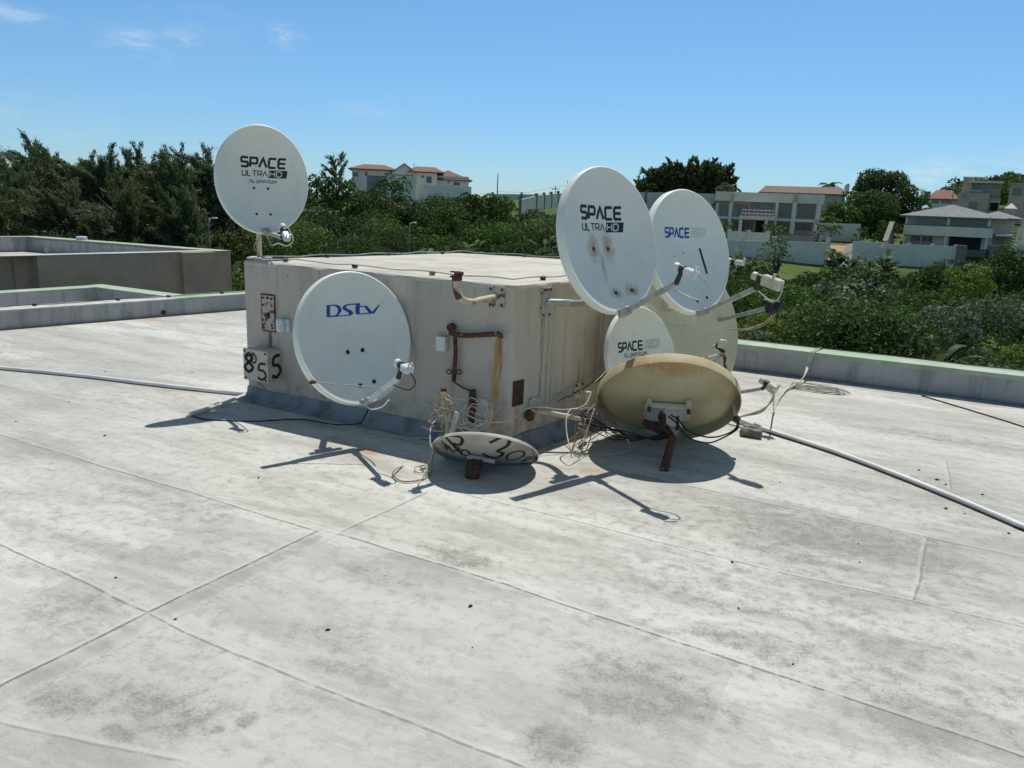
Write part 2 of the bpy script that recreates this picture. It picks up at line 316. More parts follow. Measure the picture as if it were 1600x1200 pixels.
pA0 = G(0, 516); pA1 = G(383, 484); dA = (pA1 - pA0).normalized()            # left parapet foot
pB0 = G(1155, 577); pB1 = G(1600, 634); dB = (pB1 - pB0).normalized()        # right parapet foot
def isect(p, d, q, e):
    det = d.x * (-e.y) + e.x * d.y; t = ((q.x - p.x) * (-e.y) + e.x * (q.y - p.y)) / det; return p + d * t
PC = isect(pA0, dA, pB0, dB)
seamd = None
def deck_material():
    m, h, b, _ = newmat('painted_roof_membrane')
    P0 = h.n('ShaderNodeNewGeometry').outputs['Position']
    # slight wander of the seams
    wv = h.vm('SCALE', h.vm('SUBTRACT', h.noisec(P0, 1.7, 3.0), (.5, .5, .5))); wv.node.inputs['Scale'].default_value = .05
    P = h.vm('ADD', P0, wv)
    A = dB; Bv = Vector((-A.y, A.x, 0))
    u = h.vm('DOT_PRODUCT', P0, tuple(A)); v = h.vm('DOT_PRODUCT', P0, tuple(Bv))
    cmb = h.n('ShaderNodeCombineXYZ'); h.put(cmb.inputs[0], h.mul(u, .3)); h.put(cmb.inputs[1], v); SV = cmb.outputs[0]
    n_big = h.noise(SV, .9, 5.0, .6); n_mid = h.noise(SV, 3.1, 7.0, .66, .4); n_hi = h.noise(P0, 16, 6.0, .7); n_fine = h.noise(P0, 90, 4.0, .7)
    n_gr = h.noise(P0, 260, 2.0, .6)
    light = (.62, .605, .54); 
    col = h.mix(h.smooth(n_big, .38, .66), light, (.50, .48, .42))
    col = h.mix(h.mul(h.smooth(n_mid, .43, .66), .66), col, (.33, .315, .27))
    col = h.mix(h.mul(h.smooth(n_hi, .48, .66), .48), col, (.28, .265, .225))
    col = h.mix(h.mul(h.smooth(h.noise(SV, 5.5, 6.0, .6, .6), .56, .70), .6), col, (.66, .64, .57))
    vo = h.n('ShaderNodeTexVoronoi'); cq = h.n('ShaderNodeCombineXYZ'); h.put(cq.inputs[0], h.mul(u, .42)); h.put(cq.inputs[1], h.m('FLOOR', h.mul(h.add(v, .31), 1.02))); vo.distance = 'CHEBYCHEV'; vo.inputs['Randomness'].default_value = .55
    h.put(vo.inputs['Vector'], cq.outputs[0]); vo.inputs['Scale'].default_value = 1.0; vs_ = h.n('ShaderNodeSeparateXYZ'); h.put(vs_.inputs[0], vo.outputs['Color']); col = h.mix(h.mul(h.smooth(vs_.outputs[0], .2, 1.0), .42), col, (.37, .36, .315))
    cr = h.noise(h.vm('ADD', SV, (9, 4, 0)), 7.5, 9.0, .74, .3); col = h.mix(h.mul(h.smooth(cr, .53, .59), .24), col, (.31, .30, .26)); cr2 = h.noise(h.vm('ADD', SV, (3, 14, 0)), 11, 8.0, .72, .5); col = h.mix(h.mul(h.smooth(cr2, .56, .62), .26), col, (.63, .61, .54))
    grain = h.mul(h.smooth(n_fine, .52, .66), h.smooth(n_mid, .40, .6))
    col = h.mix(h.mul(grain, .34), col, (.24, .235, .215))
    # stained fields, each with a shape of its own: (px,py, radius u, radius v, strength, colour)
    stains = [(1270, 880, 1.5, .75, .34), (1380, 1050, 1.0, .45, .36), (1450, 800, 1.3, .6, .3), (1020, 1010, .5, .5, .25), (330, 1060, .5, .4, .22), (200, 830, 1.2, .5, .2), (1290, 835, .85, .42, .7), (1250, 870, .5, .1, .6), (1150, 800, .55, .22, .45), (1480, 760, .6, .25, .4), (1130, 925, .55, .3, .42), (1330, 970, .6, .35, .35), (1480, 905, .5, .3, .4),
              (1010, 1075, .42, .25, .5), (960, 1100, .2, .14, .5), (1180, 1010, .55, .12, .5), (1400, 1110, .4, .22, .42), (250, 1110, .28, .14, .62), (180, 1145, .09, .05, .9),
              (385, 1125, .05, .05, .85), (340, 1140, .03, .03, .8), (90, 1095, .2, .1, .5), (300, 800, .45, .2, .4), (200, 770, .35, .15, .35), (720, 870, .25, .12, .6), (600, 900, .35, .12, .38),
              (520, 1040, .2, .08, .4), (560, 1010, .35, .2, .34), (865, 1165, .13, .12, .75), (120, 950, .3, .2, .4), (420, 760, .4, .14, .28), (80, 560, 1.2, .3, .25), (250, 620, .8, .3, .22), (1500, 690, .9, .25, .4)]
    wob = h.sub(h.noise(P0, 3.2, 6.0, .7), .5)
    dirt = None
    for (px, py, ru_, rv_, s) in stains:
        g = G(px, py); cu = g.dot(A); cv = g.dot(Bv)
        du = h.m('DIVIDE', h.sub(u, cu), ru_); dv = h.m('DIVIDE', h.sub(v, cv), rv_)
        rr = h.add(h.m('SQRT', h.add(h.mul(du, du), h.mul(dv, dv))), h.mul(wob, 1.5))
        k = h.mul(h.smooth(rr, .25, 1.3, 1.0, 0.0), min(1.0, s * 1.25)); dirt = k if dirt is None else h.mx(dirt, k)
    edge = h.add(h.mul(h.sub(n_hi, .5), .8), h.mul(h.sub(n_fine, .5), .7)); streak_ = h.mul(h.sub(h.noise(SV, 8, 7.0, .7), .5), 1.3)
    dirt = h.smooth(h.add(dirt, h.add(edge, streak_)), .10, .95, 0.0, .86)
    speck = h.smooth(n_fine, .36, .62, .6, 1.0)
    col = h.mix(h.mul(h.mul(dirt, speck), h.smooth(n_hi, .3, .62, .55, 1.0)), col, (.20, .19, .16))
    # rust and ochre
    for (px, py, a_, b_, s, c) in [(575, 706, .16, .07, .8, (.42, .22, .10)), (600, 712, .5, .12, .38, (.42, .36, .25)), (925, 735, .12, .06, .55, (.40, .26, .12)), (880, 690, .45, .22, .42, (.40, .34, .22)),
                                   (233, 499, .35, .12, .6, (.42, .30, .2)), (330, 489, .5, .06, .5, (.36, .27, .18)), (820, 760, .4, .15, .3, (.38, .33, .24)), (735, 745, .2, .12, .4, (.36, .30, .2)), (1560, 655, .6, .12, .5, (.38, .31, .22))]:
        g = G(px, py); du = h.m('DIVIDE', h.sub(u, g.dot(A)), a_); dv = h.m('DIVIDE', h.sub(v, g.dot(Bv)), b_)
        rr = h.add(h.m('SQRT', h.add(h.mul(du, du), h.mul(dv, dv))), h.mul(wob, 1.6))
        col = h.mix(h.mul(h.smooth(rr, .25, 1.1, 1.0, 0.0), s), col, c)
    # seams
    height = None; lines = None; painted_shade = None; painted_highlight = None
    # (x0,y0,x1,y1, t0,t1 extension metres, step height, dark, kind)
    seams = [(52, 516, 381, 572, 2, 0, .4, .5), (0, 545, 205, 587, 5, 0, .4, .45), (0, 600, 262, 666, 5, .3, .5, .5), (0, 680, 495, 830, 5, .0, .7, .75), (530, 835, 800, 916, 0, 0, .8, .8),
             (800, 917, 1400, 1115, 0, 3, 1.0, .8), (0, 852, 230, 957, 3, 0, .8, .7), (232, 959, 290, 990, 0, 0, 1.0, .6), (289, 989, 800, 1192, 0, 3, 1.0, .6), (800, 790, 1140, 875, .3, 0, .7, .6), (1140, 875, 1425, 940, 0, 3, .9, .62),
             (985, 740, 1450, 840, 0, 3, .9, .6), (1060, 690, 1600, 800, 0, 3, .7, .45), (0, 1072, 230, 957, 3, 0, 1.0, .8), (230, 957, 497, 829, 0, 0, 1.0, .8), (530, 833, 672, 768, 0, 0, .7, .6),
             (1427, 938, 1450, 842, 0, 0, .5, .55), (35, 655, 105, 673, 0, 0, .4, .4), (105, 673, 200, 648, 0, 0, .3, .35), (1480, 720, 1487, 765, 0, 0, .3, .4), (300, 1190, 0, 1130, 0, 2, .6, .45), (640, 690, 800, 722, 1, 0, .4, .3)]
    for (x0, y0, x1, y1, e0, e1, hs, dk) in seams:
        a = G(x0, y0); c = G(x1, y1); d = (c - a); L = d.length; d.normalize(); n = Vector((-d.y, d.x, 0))
        if n.y > 0: n = -n
        dist = h.sub(h.vm('DOT_PRODUCT', P, tuple(n)), a.dot(n)); al = h.sub(h.vm('DOT_PRODUCT', P, tuple(d)), a.dot(d))
        ext = h.rng(al, -e0, L + e1, .015)
        ln = h.mul(h.mul(h.band(dist, 0, .003, .006), ext), dk); lines = ln if lines is None else h.mx(lines, ln)
        gl = h.mul(h.band(dist, -.012, .005, .012), h.mul(ext, .34)); painted_highlight = gl if painted_highlight is None else h.mx(painted_highlight, gl)  # highlight on the lap edge, painted into the colour beside each seam
        stp = h.mul(h.mul(h.smooth(dist, -.012, .012), h.smooth(dist, .02, .35, 1.0, 0.0)), h.mul(ext, hs))
        stp = h.mul(stp, .6); height = stp if height is None else h.add(height, stp)
        sd = h.mul(h.mul(h.smooth(dist, -.002, .004), h.smooth(dist, .03, .12, 1.0, 0.0)), h.mul(ext, dk * .5)); painted_shade = sd if painted_shade is None else h.mx(painted_shade, sd)  # shade strip along the other side of each seam, painted into the colour
    col = h.mix(h.mul(painted_shade, h.smooth(n_mid, .4, .6)), col, (.27, .265, .245))
    col = h.mix(h.mul(painted_highlight, h.smooth(n_hi, .4, .6, .2, 1.0)), col, (.66, .65, .58)); col = h.mix(h.mul(lines, h.smooth(n_hi, .36, .52, .3, 1.0)), col, (.13, .125, .11))
    # darker laid band beside the cross seam
    a = G(0, 1080); c = G(497, 833); d = (c - a).normalized(); n = Vector((-d.y, d.x, 0)); n = n if n.y < 0 else -n
    dist = h.sub(h.vm('DOT_PRODUCT', P, tuple(n)), a.dot(n)); al = h.sub(h.vm('DOT_PRODUCT', P, tuple(d)), a.dot(d))
    lb = h.mul(h.rng(h.add(dist, h.mul(wob, .04)), .0, .065, .012), h.rng(al, -3, (c - a).length, .03))
    col = h.mix(h.mul(h.mul(lb, h.smooth(n_mid, .36, .6)), .62), col, (.30, .29, .255))
    ridge = h.mul(h.rng(dist, .085, .11, .012), h.rng(al, -3, (c - a).length, .03)); ridge = h.mul(ridge, h.smooth(n_hi, .42, .6)); height = h.add(height, h.mul(ridge, .3)); col = h.mix(h.mul(ridge, .45), col, (.62, .6, .54))
    # little pits and chips
    vor = h.n('ShaderNodeTexVoronoi'); h.put(vor.inputs['Vector'], P0); vor.inputs['Scale'].default_value = 3.0
    pit = h.mul(h.smooth(vor.outputs['Distance'], .0, .035, 1.0, 0.0), h.smooth(h.noise(P0, 1.3, 2.0), .5, .6)); col = h.mix(h.mul(pit, .8), col, (.10, .095, .085))
    h.put(b.inputs['Base Color'], col); b.inputs['Roughness'].default_value = .72; b.inputs['Specular IOR Level'].default_value = .25
    fine = h.add(h.mul(n_fine, .55), h.add(h.mul(n_gr, .35), h.mul(h.noise(SV, 9, 4.0, .6), .8)))
    nb = h.bump(fine, .5, .006); nb2 = h.bump(height, 1.0, .012, nb); nb3 = h.bump(h.noise(P0, 1.6, 4.0), .35, .05, nb2)
    h.put(b.inputs['Normal'], nb3); return m
M_deck = deck_material()
endA = PC - dA * 26; endB = PC + dB * 30; bk = endA + (endB - PC) * .8
mb = MB(); mb.prism([(p.x, p.y) for p in (PC, endB, bk + Vector((0, -6, 0)), endA)], -.3, 0)
tag(mb.build('flat_roof', M_deck, smooth=False), kind='structure')
mb = MB(); c0 = (PC + endB + bk + endA) / 4
mb.prism([tuple((p + (c0 - p) * .004)[:2]) for p in (PC, endB, bk + Vector((0, -6, 0)), endA)], -7.6, -.304)
o = mb.build('building_block', M_neigh, smooth=False); tag(o, 'walls of the block beneath the flat roof we stand on', 'building')

# ---- right parapet with green coping
nB = Vector((dB.y, -dB.x, 0)); nB = nB if nB.y > 0 else -nB      # outward, away from the camera
def bar(mb, p, q, n, w0, w1, z0, z1):
    a, b, c, d = p + n * w0, q + n * w0, q + n * w1, p + n * w1
    mb.prism([(a.x, a.y), (b.x, b.y), (c.x, c.y), (d.x, d.y)], z0, z1)
def sheet_row(mb, p, q, n, w0, w1, z, k=60, amp=.006):
    vs = []; fs = []
    for i in range(k + 1):
        c = p + (q - p) * (i / k)
        for w in (w0, w1): e = c + n * (w + random.uniform(-amp, amp)); vs.append((e.x, e.y, z + random.uniform(0, .001)))
    for i in range(k): fs.append((2 * i, 2 * i + 2, 2 * i + 3, 2 * i + 1))
    mb.add(vs, fs)
t = thing('parapet_wall', 'grey parapet wall with green painted coping along the right edge of the roof', 'parapet', PC)
mb = MB(); bar(mb, PC - dB * .3, endB, nB, 0, .30, -.3, .255); mb.build('wall', M_parapet, t, smooth=False)
mb = MB(); bar(mb, PC - dB * .32, endB, nB, -.012, .33, .2555, .272); bar(mb, PC - dB * .3, endB, nB, -.008, .0, .225, .2555); mb.build('coping', M_green, t, smooth=False)
mb = MB(); bar(mb, PC + dB * .06, endB, -nB, 0, .05, .0, .012); mb.build('foot_fillet', M_flash, t, smooth=False)
# earth wire on the coping
t = thing('lightning_conductor', 'thin dark earthing wire clipped along the green coping of the right parapet', 'wire', PC)
mb = MB(); mb.tube(jit([PC + dB * s + nB * .24 + Vector((0, 0, .284)) for s in np.linspace(.2, 20, 60)], .004), .005, 6); mb.build('wire', M_bcable, t)
for s in (7.6, 9.5, 11.4, 13.3, 15.2):
    p = PC + dB * s + nB * .24; mb = MB(); mb.cbox((p.x, p.y, .284), .045, .03, .026, bev=.004); mb.build('clip', M_black, t)
# ---- left parapet
nA = Vector((dA.y, -dA.x, 0)); nA = nA if nA.x < 0 else -nA      # outward (left / away)
PJ = G(268, 465, .22)
t = thing('parapet_wall', 'low grey parapet with pale top and round drain hole, at the left roof edge', 'parapet', PC)
mb = MB(); bar(mb, endA, PC + dA * .0 + dB * .0, nA, 0, .30, -.3, .212); mb.build('wall', M_parapet, t, smooth=False)
sJ = (PJ - endA).dot(dA); PJm = endA + dA * sJ
mb = MB(); bar(mb, endA, PJm, nA, -.006, .31, .2125, .226); mb.build('pale_top', M_parapet_top, t, smooth=False)
mb = MB(); bar(mb, PJm + dA * .001, PC + dA * .3, nA, -.008, .33, .2125, .229); mb.build('coping', M_green, t, smooth=False)
q = G(245, 492); s_ = (q - endA).dot(dA); q = endA + dA * s_
mb = MB(); mb.tube([q + Vector((0, 0, .055)) - nA * .012, q + Vector((0, 0, .055)) + nA * .004], .032, 20); mb.build('drain_hole', M_black, t)
t = thing('lightning_conductor', 'thin earthing wire clipped along the pale top of the left parapet', 'wire', PJm)
mb = MB(); mb.tube(jit([endA + dA * s + nA * .17 + Vector((0, 0, .24)) for s in np.linspace(8, (PC - endA).length, 60)], .004), .005, 6); mb.build('wire', M_bcable, t)
for px in (57, 184, 260, 340):
    p = G(px, 484 - px * .075, .22); s = (p - endA).dot(dA); p = endA + dA * s + nA * .17; mb = MB(); mb.cbox((p.x, p.y, .242), .05, .03, .024, bev=.004); mb.build('clip', M_black, t)
# ---- sunken bay beyond the left parapet, with its own green coping
B1 = G(150, 449, .22); B0 = PJm + nA * .3; B0.z = 0; B1.z = 0; B2 = G(-120, 466, .22); B2.z = 0
d1 = (B1 - B0).normalized(); n1 = Vector((-d1.y, d1.x, 0)); n1 = n1 if n1.y > 0 else -n1
d2 = (B2 - B1).normalized(); n2 = Vector((-d2.y, d2.x, 0)); n2 = n2 if n2.x < 0 else -n2
B2 = B2 + d2 * 8
t = thing('parapet_wall', 'green coped wall with a bend round the sunken roof bay at the far left', 'parapet', B1)
mb = MB(); bar(mb, B0, B1 + d1 * .25, n1, 0, .25, -1.2, .21); bar(mb, B1 + d2 * .0, B2, n2, 0, .25, -1.2, .209); mb.build('wall', M_parapet, t, smooth=False)
mb = MB(); bar(mb, B0 - d1 * .02, B1 + d1 * .27, n1, -.01, .27, .2105, .226); bar(mb, B1 + d2 * .012, B2, n2, -.01, .27, .2095, .224); mb.build('coping', M_green, t, smooth=False)
mb = MB(); e = endA + nA * .3
mb.prism([(p.x, p.y) for p in (B0, B1, B2, e)], -.30, -.06); tag(mb.build('lower_roof_floor', M_neighr, smooth=False), kind='structure')
a = G(96, 463, .0); b_ = G(176, 466, 0); c_ = G(150, 458, .0); e_ = G(105, 457.5, 0)
mb = MB(); mb.prism([tuple(p[:2]) for p in (G(94, 464, .02), G(182, 468, .02), G(160, 459.5, .02), G(120, 460, .02))], -.058, .045)
tag(mb.build('roof_hatch_slab', M_parapet_top, smooth=False), 'pale flat slab lying in the sunken bay behind the left parapet', 'slab')
p = G(22, 470, .04); t = thing('roof_vent', 'small white capped vent pipe standing in the sunken bay at far left', 'vent', (p.x, p.y, -.06))
mb = MB(); mb.cyl((p.x, p.y, -.06), (p.x, p.y, .10), .03); mb.build('pipe', M_parapet_top, t)
mb = MB(); mb.cyl((p.x, p.y, .10), (p.x, p.y, .125), .06, .045); mb.build('cap', M_parapet_top, t)

# ---- neighbouring block
ZN = .35
n0 = G(62, 400.5, ZN); n1_ = G(360, 393, ZN); n2_ = G(55, 370, ZN)
dN = (n1_ - n0).normalized(); dN.z = 0; dM = (n2_ - n1_); dM.z = 0; dM.normalize()
C1 = Vector((n1_.x, n1_.y, 0)); C0 = C1 - dN * 14; back = C1 + dM * (Vector((n2_.x - n1_.x, n2_.y - n1_.y, 0)).length)
inn = Vector((-dN.y, dN.x, 0)); inn = inn if inn.x < 0 else -inn
t = thing('neighbouring_building', 'brown rendered building with pale flat roof and green coping, beyond the left parapet', 'building', (C1.x, C1.y, -7))
Lf = (Vector((n0.x, n0.y, 0)) - C1).length
mb = MB(); bar(mb, C1 - dN * Lf, C1, inn, .12, .4, -7, ZN)
bar(mb, C1 - dN * 1.15, C1, inn, 0, .118, -7, ZN - .003)
bar(mb, C0, C1 - dN * (Lf + .002), inn, .45, .8, -7, ZN)
bar(mb, C0, C1 - dN * (Lf + .35), inn, .36, .449, -7, -.32); bar(mb, C1 - dN * (Lf + .3), C1 - dN * (Lf - .2), inn, .401, .799, -7, ZN - .002)
bar(mb, C1 + dM * .402, back, dN, -.3, 0, -7, ZN); mb.build('wall', M_neigh, t, smooth=False)
for zz in (-.12, -.62):
    mb = MB(); bar(mb, C1 - dN * (Lf - .02), C1 - dN * 1.17, inn, .114, .119, zz, zz + .012); mb.build('render_joint', M_black if 0 else M_neigh, t, smooth=False)
mb = MB(); q1 = C1 + inn * .4; 
mb.prism([tuple(p[:2]) for p in (C0 + inn * .8, q1, back - dN * .3, back - dN * 14)], -.25, 0.0); mb.build('roof_slab', M_neighr, t, smooth=False)
mb = MB(); bar(mb, back - dN * .0, back - dN * 14, dM, -.25, 0, -.2, ZN + .0); bar(mb, C1 + dM * .41, back, dN, -.33, -.303, 0, ZN - .03); mb.build('inner_parapet', M_parapet, t, smooth=False)
mb = MB(); bar(mb, C1 + dM * .0, back + dM * .02, dN, -.34, .03, ZN + .001, ZN + .022); bar(mb, back - dN * .345, back - dN * 14, dM, -.27, .02, ZN + .001, ZN + .02); mb.build('coping', M_green, t, smooth=False)
mb = MB(); bar(mb, C0, C1 - dN * .05, inn, .1, .42, ZN + .0005, ZN + .012); mb.build('front_edge', M_neighr, t, smooth=False)
p = back - dN * .15 + dM * -1.9; mb = MB(); mb.cbox((p.x, p.y, ZN + .05), .2, .2, .12, bev=.02); mb.build('ridge_cap', M_parapet_top, t)
p = G(78, 394, 0.02); t = thing('roof_vent', 'small white dome vent on the pale roof of the brown building', 'vent', (p.x, p.y, 0))
mb = MB(); mb.tube([(p.x, p.y, 0), (p.x, p.y, .08), (p.x, p.y, .14), (p.x, p.y, .17)], [.12, .12, .09, .02], 16); mb.build('dome', M_parapet_top, t)

# ================================================================== THE BOX
def rounded(poly, r, k=4):
    out = []; n = len(poly)
    for i in range(n):
        p = Vector(poly[i][:2]); a = (Vector(poly[i - 1][:2]) - p).normalized(); b = (Vector(poly[(i + 1) % n][:2]) - p).normalized()
        p0 = p + a * r; p1 = p + b * r
        for j in range(k + 1):
            t_ = j / k; out.append((p0 * (1 - t_) ** 2 + p * 2 * t_ * (1 - t_) + p1 * t_ ** 2)[:])
    return out
quad = [Np, Rp, Kp, Lp]
RC = (.36, .13, .045); OC = (.46, .27, .09); BK = (.07, .05, .04); DC = (.20, .18, .15)
def L_(px, y0, y1, hw, c, s): u_, z1 = lu(px, y0); _, z0 = lu(px, y1); return (u_, z0, z1, hw, c, s)
def R_(px, y0, y1, hw, c, s): u_, z1 = ru(px, y0); _, z0 = ru(px, y1); return (u_, z0, z1, hw, c, s)
ML = wall_mat('box_render_left', Np, LWd, [L_(778, 530, 625, .03, OC, 1.0), L_(781, 526, 590, .028, RC, 1.0), L_(776, 540, 670, .022, (.5, .25, .06), .9), L_(772, 560, 655, .045, OC, .5), L_(765, 478, 530, .02, OC, .35), L_(783, 600, 680, .03, OC, .55),
      L_(420, 512, 535, .035, RC, .8), L_(421, 520, 560, .025, BK, .85), L_(424, 540, 556, .05, BK, .8), L_(420, 460, 517, .085, (.26, .05, .05), .8), L_(708, 560, 640, .02, RC, .35), L_(735, 625, 680, .03, RC, .5), L_(498, 415, 446, .006, BK, .8), L_(445, 575, 600, .03, RC, .4),
      L_(650, 420, 640, .01, DC, .35), L_(470, 410, 470, .02, DC, .4), L_(432, 405, 600, .02, DC, .25)])
MR = wall_mat('box_render_right', Np, RWd, [R_(810, 630, 672, .045, OC, .8), R_(806, 640, 680, .02, RC, .6), R_(828, 650, 676, .025, OC, .9), R_(850, 430, 500, .03, RC, .45), R_(848, 480, 620, .006, BK, .85), R_(860, 470, 640, .02, DC, .45), R_(868, 440, 640, .01, DC, .5), R_(858, 448, 470, .05, DC, .5),
      R_(905, 560, 640, .03, DC, .6), R_(936, 490, 590, .03, RC, .45), R_(945, 470, 600, .015, DC, .5), R_(806, 450, 480, .02, (.30, .2, .13), .5), R_(885, 500, 600, .02, DC, .35), R_(920, 440, 600, .02, (.34, .27, .17), .5), R_(985, 430, 600, .05, (.34, .27, .17), .4)], (.56, .485, .37), (.44, .37, .27))
MT = mat('box_top_paint', (.56, .52, .43), (.42, .39, .32), 2.2, .8, 0, .35, 30, lo=.4, hi=.7)
t_box = thing('plant_housing', 'beige rendered rectangular rooftop housing that carries the dishes, streaked with rust', 'rooftop housing', Np)
mb = MB(); poly = rounded([p[:] for p in quad], .035, 4); n = len(poly)
vs = [(p[0], p[1], z) for z in (0, BH - .02) for p in poly]; fs = []
for i in range(n):
    j = (i + 1) % n; mid = Vector(((poly[i][0] + poly[j][0]) / 2, (poly[i][1] + poly[j][1]) / 2, 0))
    mb.cur = 0 if abs((mid - Np).dot(LWn)) < abs((mid - Np).dot(RWn)) else 1
    mb.add([vs[i], vs[j], vs[n + j], vs[n + i]], [(0, 1, 2, 3)])
o = mb.build('wall', [ML, MR], t_box)
# top slab: worn edge, slight fall
mb = MB(); rings = [(-.006, BH - .03), (.001, BH - .026), (.002, BH - .014), (-.006, BH + .0), (-.035, BH + .007)]
cen = sum((Vector(p) for p in quad), Vector()) / 4; dense = []
for i in range(n):
    a = Vector(poly[i]); b = Vector(poly[(i + 1) % n]); k = max(1, int((b - a).length / .05))
    for j in range(k): dense.append(a + (b - a) * (j / k))
n = len(dense); vs = []; fs = []
for ri, (off, z) in enumerate(rings):
    for i, p in enumerate(dense):
        t_ = (dense[(i + 1) % n] - dense[i - 1]).normalized(); nn = Vector((t_.y, -t_.x))
        wv = mnoise.noise(Vector((p.x * 5, p.y * 5, ri * 2))) * (.007 if ri < 4 else .004); wz = mnoise.noise(Vector((p.x * 3, p.y * 3, 9 + ri))) * (.011 if ri < 2 else .004)
        q = p + nn * (off + wv); vs.append((q.x, q.y, z + wz))
for r_ in range(len(rings) - 1):
    for i in range(n): j = (i + 1) % n; fs.append((r_ * n + i, r_ * n + j, (r_ + 1) * n + j, (r_ + 1) * n + i))
vs.append((cen.x, cen.y, BH + .014)); fs += [((len(rings) - 1) * n + i, (len(rings) - 1) * n + (i + 1) % n, len(vs) - 1) for i in range(n)]; mb.add(vs, fs); fix_normals(mb.build('top_slab', MT, t_box, ang=50))
# base flashing
mb = MB(); vs = []; fs = []
prof = [(-.004, .105), (.010, .10), (.016, .05), (.05, .018), (.11, .003)]
for ri, (off, z) in enumerate(prof):
    for i, p in enumerate(dense):
        t_ = (dense[(i + 1) % n] - dense[i - 1]).normalized(); nn = Vector((t_.y, -t_.x))
        q = p + nn * (off + mnoise.noise(Vector((p.x * 6, p.y * 6, ri))) * .006); vs.append((q.x, q.y, z + (mnoise.noise(Vector((p.x * 4, p.y * 4, 3))) * .012 if ri < 3 else 0)))
for r_ in range(len(prof) - 1):
    for i in range(n): j = (i + 1) % n; fs.append((r_ * n + i, r_ * n + j, (r_ + 1) * n + j, (r_ + 1) * n + i))
mb.add(vs, fs); fix_normals(mb.build('base_flashing', M_flash, t_box, ang=60))
# lightning conductor round the top
t = thing('lightning_conductor', 'thin grey earthing wire on small blocks round the top edge of the beige housing', 'wire', Np + Vector((0, 0, BH)))
inset = []
for p in quad: v = (cen - p).normalized(); inset.append(p + v * .13 + Vector((0, 0, BH + .03)))
loop = []
for i in range(4):
    a = inset[i]; b = inset[(i + 1) % 4]
    for j in range(12): q = a + (b - a) * (j / 12); q.z += .006 * math.sin(j * 2.1 + i) ; loop.append(q)
loop.append(loop[0]); mb = MB(); mb.tube(catmull(loop, 3), .0045, 6); mb.build('wire', M_gcable, t)
for i in range(4):
    a = inset[i]; b = inset[(i + 1) % 4]
    for k in (.12, .42, .72):
        q = a + (b - a) * k; mb = MB(); mb.cbox((q.x, q.y, BH + .024), .04, .04, .026, bev=.006); mb.build('block', M_black if (i + int(k * 10)) % 2 else M_conc, t)

def frame(n, up=Vector((0, 0, 1))):
    z = Vector(n).normalized(); x = up.cross(z).normalized(); y = z.cross(x); return Matrix((x, y, z)).transposed()
FL = frame(LWn); FR = frame(RWn)
def wallbox(mb, P, Fm, w, h, d, bev=.004, out=0.0):
    c = P + Fm @ Vector((0, 0, d / 2 + out)); mb.cbox(c, w, h, d, Fm, bev)
# --- things on the left face
p = LW(420, 489); t = thing('fixing_plate', 'cream bolted plate with a dark red painted outline, high on the left face', 'metal plate', p)
mb = MB(); wallbox(mb, p, FL, .125, .27, .006, .002, .003); mb.build('plate', M_rustplate, t)
mb = MB()
for sx, sy, w, h in ((0, 1, .145, .010), (0, -1, .145, .008), (1, 0, .009, .285), (-1, 0, .010, .285)):
    wallbox(mb, p + FL @ Vector((sx * .07, sy * .142, 0)), FL, w, h, .003, .001, .0015)
mb.build('painted_outline', mat('red_paint', (.22, .035, .04), (.10, .03, .03), 30, .8), t)
for sx, sy in ((-.045, .115), (.045, .115), (-.045, -.115), (.045, -.115), (-.045, .06), (.045, .06), (-.04, -.09), (.04, -.09), (0, .115)):
    q = p + FL @ Vector((sx, sy, .009)); mb = MB(); mb.tube([q, q + LWn * .008], .008, 8); mb.build('bolt', M_rust, t)
p = LW(420, 489) + FL @ Vector((.0, -.02, .012)); mb = MB(); mb.tube([p, p + LWn * .012], [.025, .02], 9); mb.build('stub', M_rust, t)
p = LW(448, 508); t = thing('junction_box', 'small white plastic socket box between the red outlined plate and the dish with blue letters', 'junction box', p)
mb = MB(); wallbox(mb, p + FL @ Vector((.03, 0, 0)), FL, .035, .10, .03, .004); wallbox(mb, p + FL @ Vector((-.02, .0, 0)), FL, .075, .10, .065, .01, .0); mb.build('housing', M_boxwh, t)
mb = MB(); wallbox(mb, p + FL @ Vector((-.02, -.01, 0)), FL, .04, .055, .004, .001, .0655); mb.build('cover', M_lnbw, t)
# big painted box standing proud at the left corner
p = LW(425, 567); t = thing('junction_box', 'square cream box brush painted with black figures, low at the left corner of the housing', 'junction box', p)
BW, BHh, BD = .25, .24, .14
pb = p + LWd * .02
mb = MB(); wallbox(mb, pb, FL, BW, BHh, BD, .006); mb.build('body', M_boxpl, t)
mb = MB(); wallbox(mb, pb, FL, BW + .008, BHh + .008, .012, .003, BD); mb.build('cover', M_boxpl, t)
for sx, sy in ((1, 1), (1, -1), (-1, 1), (-1, -1)):
    q = pb + FL @ Vector((sx * .108, sy * .105, BD + .012)); mb = MB(); mb.tube([q, q + LWn * .006], .008, 8); mb.build('screw', M_rust, t)
def on_frame(P, Fm, zz): return lambda x, y: P + Fm @ Vector((x, y, zz))
def blob_line(pts, k=6): return [tuple(q[:2]) for q in catmull([Vector((a, b, 0)) for a, b in pts], k)]
glyph8 = blob_line([(0, .5), (.28, .72), (.05, .95), (-.22, .75), (0, .5), (.3, .25), (0, .0), (-.3, .2), (0, .5)])
glypho = blob_line([(0, 1), (.4, .6), (.3, .1), (-.1, .05), (-.3, .5), (0, 1)])
glyph5 = blob_line([(.5, 1), (-.1, .95), (-.25, .6), (.3, .5), (.5, .2), (.1, -.05), (-.4, .05)])
glyph3 = blob_line([(-.4, .9), (.1, 1), (.4, .8), (0, .55), (.45, .3), (.15, 0), (-.4, .1)])
